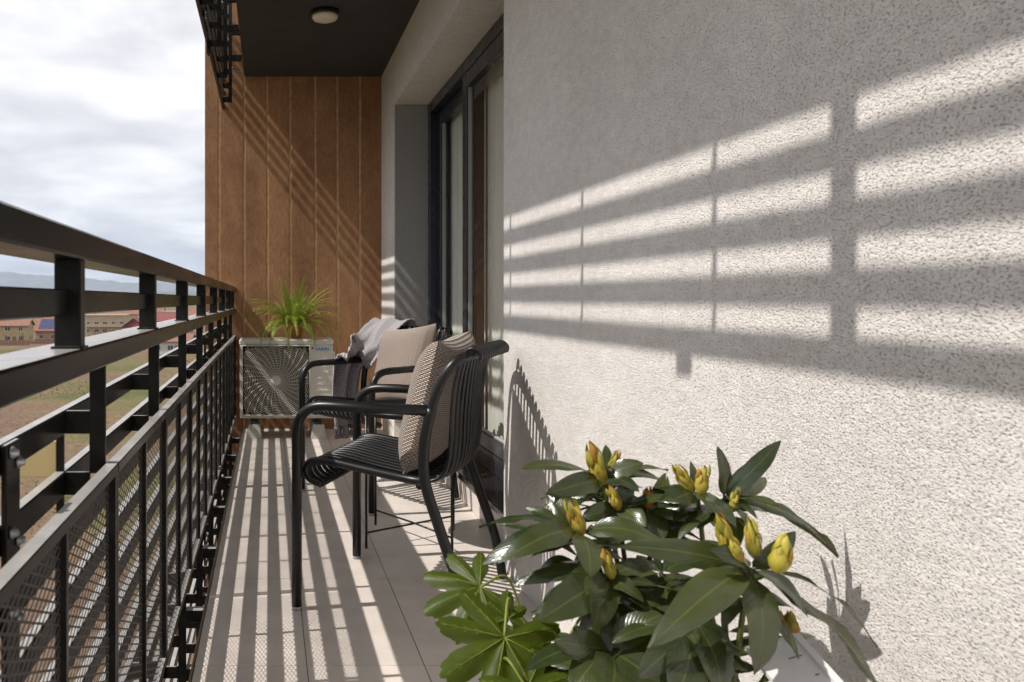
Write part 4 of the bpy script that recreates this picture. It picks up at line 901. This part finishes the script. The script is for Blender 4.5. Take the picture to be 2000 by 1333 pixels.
def fatsia():
    base = Vector((0.38, 1.22, 0.0))
    f = empty('fatsia', base, 'light green plant with big palm-shaped lobed leaves beside the rhododendron', 'plant')
    MB().lathe((base.x, base.y, 0), [(0.0, 0.001), (0.085, 0.001), (0.11, 0.2), (0.115, 0.22), (0.105, 0.22), (0.10, 0.2), (0.0, 0.195)], 32).build('pot', M['pot'], f, True)
    MB().lathe((base.x, base.y, 0), [(0.0, 0.197), (0.1005, 0.197), (0.0, 0.21)], 24).build('soil', M['soil'], f, True)
    def lobed(c, n, mid, Rr, nl=7, droop=0.25, seed=0):
        c, n, mid = Vector(c), Vector(n).normalized(), Vector(mid); mid = (mid - n * mid.dot(n)).normalized(); lat = mid.cross(n); rnd = random.Random(seed)
        span = R(285); na = nl * 16; nr = 9; pts = []; uvs = []; ribs = []
        lens = [Rr * (1.0 - 0.30 * abs(i - (nl - 1) / 2) / ((nl - 1) / 2)) * rnd.uniform(0.92, 1.08) for i in range(nl)]
        step = span / nl
        def h(s, a, lob): return -droop * Rr * (s ** 2) * 0.9 + 0.06 * Rr * s * math.cos(lob * 2 * math.pi) + 0.02 * Rr * mnoise.noise(Vector((a * 2 + seed, s * 3, 0)))
        for i in range(na + 1):
            a = -span / 2 + span * i / na; q = (a + span / 2) / step; k = min(nl - 1, int(q)); fr = q - k - 0.5        # -0.5..0.5 in the lobe
            x = abs(fr) * 2
            # blade outline: narrow at the sinus, widest at mid lobe, pointed tip
            rad = lens[k] * (0.50 + 0.50 * (0.68 * (1 - min(1, x) ** 2.4) + 0.32 * max(0, 1 - x) ** 0.75))
            rad *= 1 + 0.03 * math.sin(i * 2.1)
            for j in range(nr + 1):
                s = j / nr; rr = rad * s
                # squeeze angles towards the lobe axis at the outside so lobes read as fingers
                aa = a - fr * step * (0.12 * max(0, (rr / lens[k]) - 0.35))
                p = c + (mid * math.cos(aa) + lat * math.sin(aa)) * rr + n * h(rr / Rr, aa, fr)
                pts.append(p); uvs.append((0.5 + fr, s))
        mb = MB().grid(pts, na + 1, nr + 1, uvs); o = mb.build('leaf', M['fatsia'], f, True)
        rib = MB()
        for k in range(nl):
            a = -span / 2 + step * (k + 0.5)
            rib.tube([c + (mid * math.cos(a) + lat * math.sin(a)) * (lens[k] * s) + n * (h(lens[k] * s / Rr, a, 0) + 0.0006) for s in [i / 6 * 0.93 for i in range(7)]], [0.0009 * (1 - i / 8) for i in range(7)], 5)
            # side veins
            for q in range(2, 6):
                s = q / 6; p0 = c + (mid * math.cos(a) + lat * math.sin(a)) * (lens[k] * s) + n * (h(lens[k] * s / Rr, a, 0) + 0.0004)
                for sg in (-1, 1):
                    a2 = a + sg * step * 0.16 * (1.1 - s); s2 = s + 0.09
                    rib.tube([p0, c + (mid * math.cos(a2) + lat * math.sin(a2)) * (lens[k] * s2) + n * (h(lens[k] * s2 / Rr, a2, 0.1) + 0.0004)], 0.0003, 3)
        rib.build('rib', M['vein'], o, True, False)
        MB().tube(cat_rom([c - n * 0.001, c - mid * Rr * 0.55 - n * 0.012, (c - mid * Rr * 1.1) * 0.45 + Vector((base.x, base.y, 0.3)) * 0.55, Vector((base.x, base.y, 0.2))], 6), 0.0022, 6).build('petiole', M['vein'], f, True)
    lobed(P(937, 1146, 1.24), (-0.05, -0.62, 0.8), (-0.85, 0, -0.45), 0.100, 7, 0.35, 1)
    lobed(P(985, 1246, 1.10), (0.05, -0.75, 0.65), (-0.30, 0, -0.95), 0.115, 7, 0.12, 2)
    lobed(P(1108, 1302, 1.08), (0.1, -0.8, 0.6), (0.05, 0, -1), 0.085, 7, 0.15, 3)
    lobed(P(1030, 1345, 1.04), (0.0, -0.7, 0.7), (0.3, 0, -1), 0.085, 7, 0.15, 4)
    lobed(P(1050, 1262, 1.17), (0.2, -0.5, 0.8), (0.9, 0.3, 0.2), 0.080, 7, 0.2, 5)
    lobed(P(992, 1208, 1.16), (0.0, -0.9, 0.4), (0.1, 0.3, 0.9), 0.040, 5, 0.1, 6)
    lobed(P(1150, 1190, 1.22), (0.1, -0.7, 0.6), (0.5, 0, 0.6), 0.060, 5, 0.2, 7)
    lobed(P(1240, 1190, 1.2), (0.1, -0.7, 0.6), (0.3, 0, 0.6), 0.050, 5, 0.2, 8)
fatsia()

def plant_label():
    c = P(1585, 1330, 1.02)
    e_ = empty('plant_label', c, 'white printed card tucked under the rhododendron leaves', 'card')
    u = (P(1640, 1333, 0.99) - P(1555, 1238, 1.05)).normalized(); v = (P(1500, 1262, 1.05) - P(1555, 1240, 1.06)).normalized(); v = (v - u * v.dot(u)).normalized(); n = u.cross(v)
    if n.y > 0: n = -n
    o = P(1555, 1238, 1.05)
    def pt(a, b, h): return o + u * a + v * b + n * h
    def slab(a0, a1, b0, b1, h0, h1):
        mb = MB(); q = [pt(a0, b0, h0), pt(a1, b0, h0), pt(a1, b1, h0), pt(a0, b1, h0), pt(a0, b0, h1), pt(a1, b0, h1), pt(a1, b1, h1), pt(a0, b1, h1)]
        for f in ((0, 3, 2, 1), (4, 5, 6, 7), (0, 1, 5, 4), (1, 2, 6, 5), (2, 3, 7, 6), (3, 0, 4, 7)): mb.poly([q[i] for i in f])
        return mb
    slab(0, 0.19, 0, 0.075, -0.006, 0).build('card', M['card'], e_)
    slab(0, 0.19, -0.002, 0.008, -0.0065, 0.004).build('folded_edge', M['card'], e_)
    ink = MB()
    for (a, b, l, w) in ((0.028, 0.016, 0.0012, 0.020), (0.070, 0.020, 0.010, 0.0015), (0.075, 0.022, 0.0015, 0.010), (0.078, 0.050, 0.008, 0.0015), (0.080, 0.046, 0.0015, 0.007), (0.062, 0.058, 0.006, 0.0015), (0.055, 0.015, 0.0015, 0.006)):
        ink.quad(pt(a, b, 0.0006), pt(a + l, b, 0.0006), pt(a + l, b + w, 0.0006), pt(a, b + w, 0.0006))
    ink.build('print', M['ink'], e_)
plant_label()

# ------------------------------------------------------------------ houses beyond the meadow
M['h_yellow'] = mat('yellow_render', (0.42, 0.325, 0.175), 0.9, var=0.08, vscale=0.5)
M['h_cream'] = mat('cream_render', (0.42, 0.345, 0.24), 0.9, var=0.08, vscale=0.5)
M['h_white'] = mat('white_render', (0.50, 0.47, 0.43), 0.9, var=0.06, vscale=0.5)
M['h_pink'] = mat('pink_render', (0.42, 0.27, 0.21), 0.9, var=0.08, vscale=0.5)
M['h_grey'] = mat('grey_render', (0.36, 0.34, 0.32), 0.9, var=0.08, vscale=0.5)
M['r_brown'] = mat('brown_tiles', (0.20, 0.095, 0.06), 0.8, var=0.2, vscale=1.5)
M['r_red'] = mat('red_tiles', (0.20, 0.055, 0.05), 0.8, var=0.2, vscale=1.5)
M['r_orange'] = mat('orange_tiles', (0.22, 0.085, 0.055), 0.8, var=0.25, vscale=1.5)
M['solar'] = mat('solar_cells', (0.035, 0.045, 0.11), 0.25)
M['w_white'] = mat('white_window_frame', (0.7, 0.7, 0.68), 0.5)
M['w_glass'] = mat('dark_window_pane', (0.06, 0.07, 0.08), 0.12)
M['wood'] = mat('weathered_fence', (0.20, 0.12, 0.08), 0.9, var=0.2, vscale=2)
def house(name, label, x, Y, w, dep, eave, ridge, wm, rm_, rz=0.0, rows=((1.0, 1.3), (3.7, 1.3)), ncol=3, roof='gable_x', solar=False, balcony=False, gable_wall=None):
    """local: x along the front (front at y=0, facing the balcony), origin on the ground"""
    X = (x - VX) * Y / F
    h = empty(name, (X, Y, GZ), label, 'house', None, R(rz)); B = lambda mb, n_, m_, p=h: mb.build(n_, m_, p, False, False)
    B(MB().box(-w / 2, w / 2, 0, dep, -0.4, eave), 'wall', wm)
    o = 0.5; mb = MB()
    if roof == 'gable_x':      # ridge along x
        a = [(-w / 2 - o, -o, eave - 0.15), (w / 2 + o, -o, eave - 0.15), (w / 2 + o, dep / 2, ridge), (-w / 2 - o, dep / 2, ridge), (w / 2 + o, dep + o, eave - 0.15), (-w / 2 - o, dep + o, eave - 0.15)]
        for q in ((0, 1, 2, 3), (3, 2, 4, 5)):
            mb.poly([a[i] for i in q]); mb.poly([(a[i][0], a[i][1], a[i][2] + 0.22) for i in reversed(q)])
        for e1, e2 in ((0, 1), (1, 2), (3, 0), (2, 4), (5, 3), (4, 5)):
            p, q = a[e1], a[e2]; mb.quad(p, q, (q[0], q[1], q[2] + 0.22), (p[0], p[1], p[2] + 0.22))
        for sx in (-w / 2, w / 2): B(MB().poly([(sx, 0, eave - 0.01), (sx, dep, eave - 0.01), (sx, dep / 2, ridge - 0.15)]), 'gable', gable_wall or wm)
    elif roof == 'gable_y':    # ridge along y, gable faces the balcony
        a = [(-w / 2 - o, -o, eave - 0.15), (0, -o, ridge), (w / 2 + o, -o, eave - 0.15), (-w / 2 - o, dep + o, eave - 0.15), (0, dep + o, ridge), (w / 2 + o, dep + o, eave - 0.15)]
        for q in ((0, 1, 4, 3), (1, 2, 5, 4)):
            mb.poly([a[i] for i in q]); mb.poly([(a[i][0], a[i][1], a[i][2] + 0.22) for i in reversed(q)])
        for e1, e2 in ((0, 1), (1, 2), (3, 4), (4, 5), (0, 3), (2, 5)):
            p, q = a[e1], a[e2]; mb.quad(p, q, (q[0], q[1], q[2] + 0.22), (p[0], p[1], p[2] + 0.22))
        for sy in (0, dep): B(MB().poly([(-w / 2, sy, eave - 0.01), (w / 2, sy, eave - 0.01), (0, sy, ridge - 0.15)]), 'gable', gable_wall or wm)
    else:
        mb.box(-w / 2 - 0.3, w / 2 + 0.3, -0.3, dep + 0.3, eave - 0.01, ridge)
    rf = B(mb, 'roof', rm_)
    if roof != 'flat': MB().box(-w * 0.22, -w * 0.22 + 0.6, dep * 0.56, dep * 0.56 + 0.6, eave, ridge + 0.7).build('chimney', wm, rf, False, False)
    if solar:
        for i in range(7):
            for j in range(4):
                x0 = -w / 2 + 0.8 + i * (w - 1.6) / 7; x1 = x0 + (w - 1.6) / 7 - 0.12
                def rp(x, s): 
                    y = -o + (dep / 2 + o) * s; z = eave - 0.15 + (ridge - eave + 0.15) * s + 0.30; return (x, y, z)
                s0 = 0.14 + j * 0.19; s1 = s0 + 0.175
                pm = MB().quad(rp(x0, s0), rp(x1, s0), rp(x1, s1), rp(x0, s1)); q = [(p[0], p[1], p[2] - 0.08) for p in pm.v[:4]]
                for k in range(4): pm.quad(pm.v[k], pm.v[(k + 1) % 4], q[(k + 1) % 4], q[k])
                pm.build('solar_panel', M['solar'], rf, False, False)
    for (z0, hh) in rows:
        for c in range(ncol):
            xc = -w / 2 + w * (c + 0.5) / ncol; ww = 0.62 + 0.12 * ((c * 7) % 3)
            win = B(MB().box(xc - ww, xc + ww, -0.06, 0.05, z0, z0 + hh), 'window', M['w_white'])
            for sx in (-1, 1): MB().box(xc + (0.04 if sx > 0 else -ww + 0.08), xc + (ww - 0.08 if sx > 0 else -0.04), -0.075, -0.05, z0 + 0.09, z0 + hh - 0.09).build('pane', M['w_glass'], win, False, False)
        for c in range(2):
            yc = dep * (0.3 + 0.4 * c); win = B(MB().box(w / 2 - 0.05, w / 2 + 0.06, yc - 0.5, yc + 0.5, z0, z0 + hh), 'window', M['w_white'])
            MB().box(w / 2 + 0.05, w / 2 + 0.075, yc - 0.42, yc + 0.42, z0 + 0.09, z0 + hh - 0.09).build('pane', M['w_glass'], win, False, False)
    B(MB().box(w * 0.25 - 0.5, w * 0.25 + 0.5, -0.05, 0.05, 0, 2.1) if ncol % 2 == 0 else MB().box(-0.5 + w / 6, 0.5 + w / 6, -0.05, 0.05, 0, 2.1), 'door', M['wood'])
    if balcony:
        bl = B(MB().box(-w * 0.45, w * 0.45, -1.2, -0.001, 3.0, 3.2), 'balcony', wm)
        MB().box(-w * 0.45, w * 0.45, -1.2, -1.1, 3.2, 4.1).build('parapet', wm, bl, False, False)
    return h
house('yellow_house', 'yellow two-storey house with brown tiled roof, nearest to the meadow', 2, 230, 15, 9, 5.2, 6.9, M['h_yellow'], M['r_brown'], 6, ncol=4)
house('solar_house', 'low house with blue solar panels on an orange roof', 104, 243, 11, 9, 3.2, 7.0, M['h_pink'], M['r_orange'], 0, rows=((0.9, 1.2),), solar=True)
house('apartment_house', 'cream apartment house with flat roof and long balcony', 205, 285, 15, 10, 7.0, 7.5, M['h_cream'], M['h_cream'], 3, roof='flat', ncol=5, balcony=True)
house('gable_house', 'white house with red gabled roof and dark red gable', 262, 262, 9, 12, 3.4, 6.6, M['h_white'], M['r_red'], -18, rows=((0.9, 1.2),), roof='gable_y', ncol=2, gable_wall=M['r_red'])
house('white_villa', 'white villa with flat roof and dark windows behind the gabled house', 345, 330, 12, 10, 7.6, 8.0, M['h_white'], M['h_grey'], 0, roof='flat', ncol=4)
house('red_roof_house', 'pink house with dark red roof beside the white villa', 322, 300, 10, 9, 4.6, 7.6, M['h_pink'], M['r_red'], 10, ncol=3)
house('cottage', 'small pale cottage with brown roof at the edge of the meadow', 333, 186, 9, 7, 3.0, 4.6, M['h_white'], M['r_brown'], -8, rows=((0.9, 1.3),), ncol=3)
house('brown_roof_house', 'cream house with hipped brown roof behind the apartment house', 238, 345, 14, 10, 6.4, 9.0, M['h_cream'], M['r_brown'], 0, ncol=4)
house('white_house', 'plain white house with orange roof next to the rust wall', 384, 320, 9, 9, 6.5, 8.2, M['h_white'], M['r_orange'], 0, ncol=2)
house('grey_house', 'grey house with orange roof beyond the solar roof', 150, 350, 13, 10, 6.0, 8.6, M['h_grey'], M['r_orange'], 4, ncol=4)
house('long_house', 'long cream house with red roof at the far end of the village', -90, 300, 18, 9, 5.6, 8.0, M['h_cream'], M['r_red'], 0, ncol=5)
house('village_house', 'white house with brown roof far behind the red roofs', 292, 420, 14, 10, 6.0, 9.0, M['h_white'], M['r_brown'], 0, ncol=4)

def fences():
    for k, (x0, x1, Y, lab) in enumerate(((-60, 60, 221, 'weathered plank fence in front of the yellow house'), (66, 150, 228, 'weathered plank fence in front of the solar roofed house'), (168, 300, 246, 'weathered plank fence in front of the gabled house'))):
        X0, X1 = (x0 - VX) * Y / F, (x1 - VX) * Y / F
        f = empty('plank_fence', ((X0 + X1) / 2, Y, GZ), lab, 'fence'); n = int((X1 - X0) / 1.2)
        pm = MB().box(-0.56, 0.56, -0.02, 0.02, -0.2, 1.55).mesh('plank', M['wood'])
        for i in range(n):
            o = place('plank', pm, f, False, ((i - n / 2 + 0.5) * 1.2, random.uniform(-.02, .02), random.uniform(-.08, .08)))
        for zz in (0.4, 1.2): MB().box(-n * 0.6, n * 0.6, 0.025, 0.08, zz, zz + 0.1).build('rail', M['wood'], f, False, False)
fences()

def tree_mesh(seed, H=4.5, spread=0.55, levels=4):
    rnd = random.Random(seed); tr = MB(); cr = MB()
    def grow(p, d, ln, rad, lv):
        mid = p + d * ln * 0.5 + Vector((rnd.uniform(-.06, .06), rnd.uniform(-.06, .06), 0)) * ln; e_ = p + d * ln
        (tr if lv <= 1 else cr).tube([p, mid, e_], [rad, rad * 0.8, rad * 0.6], 5 if lv < 2 else 3, False)
        if lv >= levels: return
        for k in range(rnd.choice((3, 4)) if lv else 5):
            s = rnd.uniform(0.45, 1.0); b = p + d * ln * s
            nd = (d + Vector((rnd.uniform(-1, 1), rnd.uniform(-1, 1), rnd.uniform(-.15, .7))) * spread * 1.5).normalized()
            grow(b, nd, ln * rnd.uniform(0.5, 0.75), rad * 0.5, lv + 1)
    grow(Vector((0, 0, -0.1)), Vector((0, 0, 1)), H * 0.38, H * 0.028, 0)
    return tr, cr
M['twig'] = mat('twigs', (0.20, 0.12, 0.10), 0.9, var=0.3, vscale=1)
M['twig_pink'] = mat('pinkish_twigs', (0.30, 0.15, 0.13), 0.9, var=0.3, vscale=1)
M['twig_pale'] = mat('pale_twigs', (0.40, 0.34, 0.28), 0.9, var=0.3, vscale=1)
def trees():
    lib = []
    for s, (mname) in enumerate(('twig', 'twig_pink', 'twig_pale')):
        a, b_ = tree_mesh(s + 3); lib.append((a.mesh('trunk', M['bark'], True), b_.mesh('crown', M[mname])))
    spots = [(12, 222, 1.0, 0, 'bare brown fruit tree in front of the yellow house, nearer its left windows'), (45, 223, 1.0, 0, 'bare brown fruit tree in front of the yellow house, nearer its corner'),
             (190, 250, 1.0, 1, 'pinkish bare shrub before the apartment house'), (207, 252, 1.1, 1, 'pinkish bare shrub between apartment house and gabled house'), (226, 250, 1.2, 2, 'pale bare bush beside the red gabled house'),
             (243, 250, 1.0, 2, 'pale bare bush in front of the red gable'), (300, 270, 1.2, 1, 'pinkish bare tree next to the red roofed pink house'), (120, 240, 0.9, 0, 'bare brown tree before the solar roof'),
             (350, 250, 1.1, 1, 'pinkish bare tree behind the pale cottage'), (175, 246, 0.9, 2, 'pale bare bush left of the apartment house'), (375, 260, 1.0, 0, 'bare brown tree in front of the plain white house'), (-30, 225, 1.1, 0, 'bare brown tree beside the end of the plank fence')]
    for k, (x, Y, sc, kind, lab) in enumerate(spots):
        t = empty('bare_tree', ((x - VX) * Y / F, Y, GZ), lab, 'tree', 'bare trees around the village houses', k * 1.3); t.scale = (sc, sc, sc)
        for nm, me in zip(('trunk', 'crown'), lib[kind]):
            o = bpy.data.objects.new(nm, me); col.objects.link(o); o.parent = t
trees()

# ------------------------------------------------------------------ air
def haze():
    m = bpy.data.materials.new('haze'); m.use_nodes = True; t = m.node_tree; t.nodes.clear()
    out = N(t, 'ShaderNodeOutputMaterial'); v = N(t, 'ShaderNodeVolumePrincipled'); v.inputs['Color'].default_value = (0.58, 0.71, 0.93, 1); v.inputs['Density'].default_value = 6.0e-5; v.inputs['Anisotropy'].default_value = 0.2
    t.links.new(v.outputs[0], out.inputs['Volume'])
    o = MB().box(-19500, 19500, -19500, 19500, GZ - 9, 1050).build('haze', m); tag(o, kind='stuff')
    o['label'] = 'pale blue haze over the far hills'
haze()
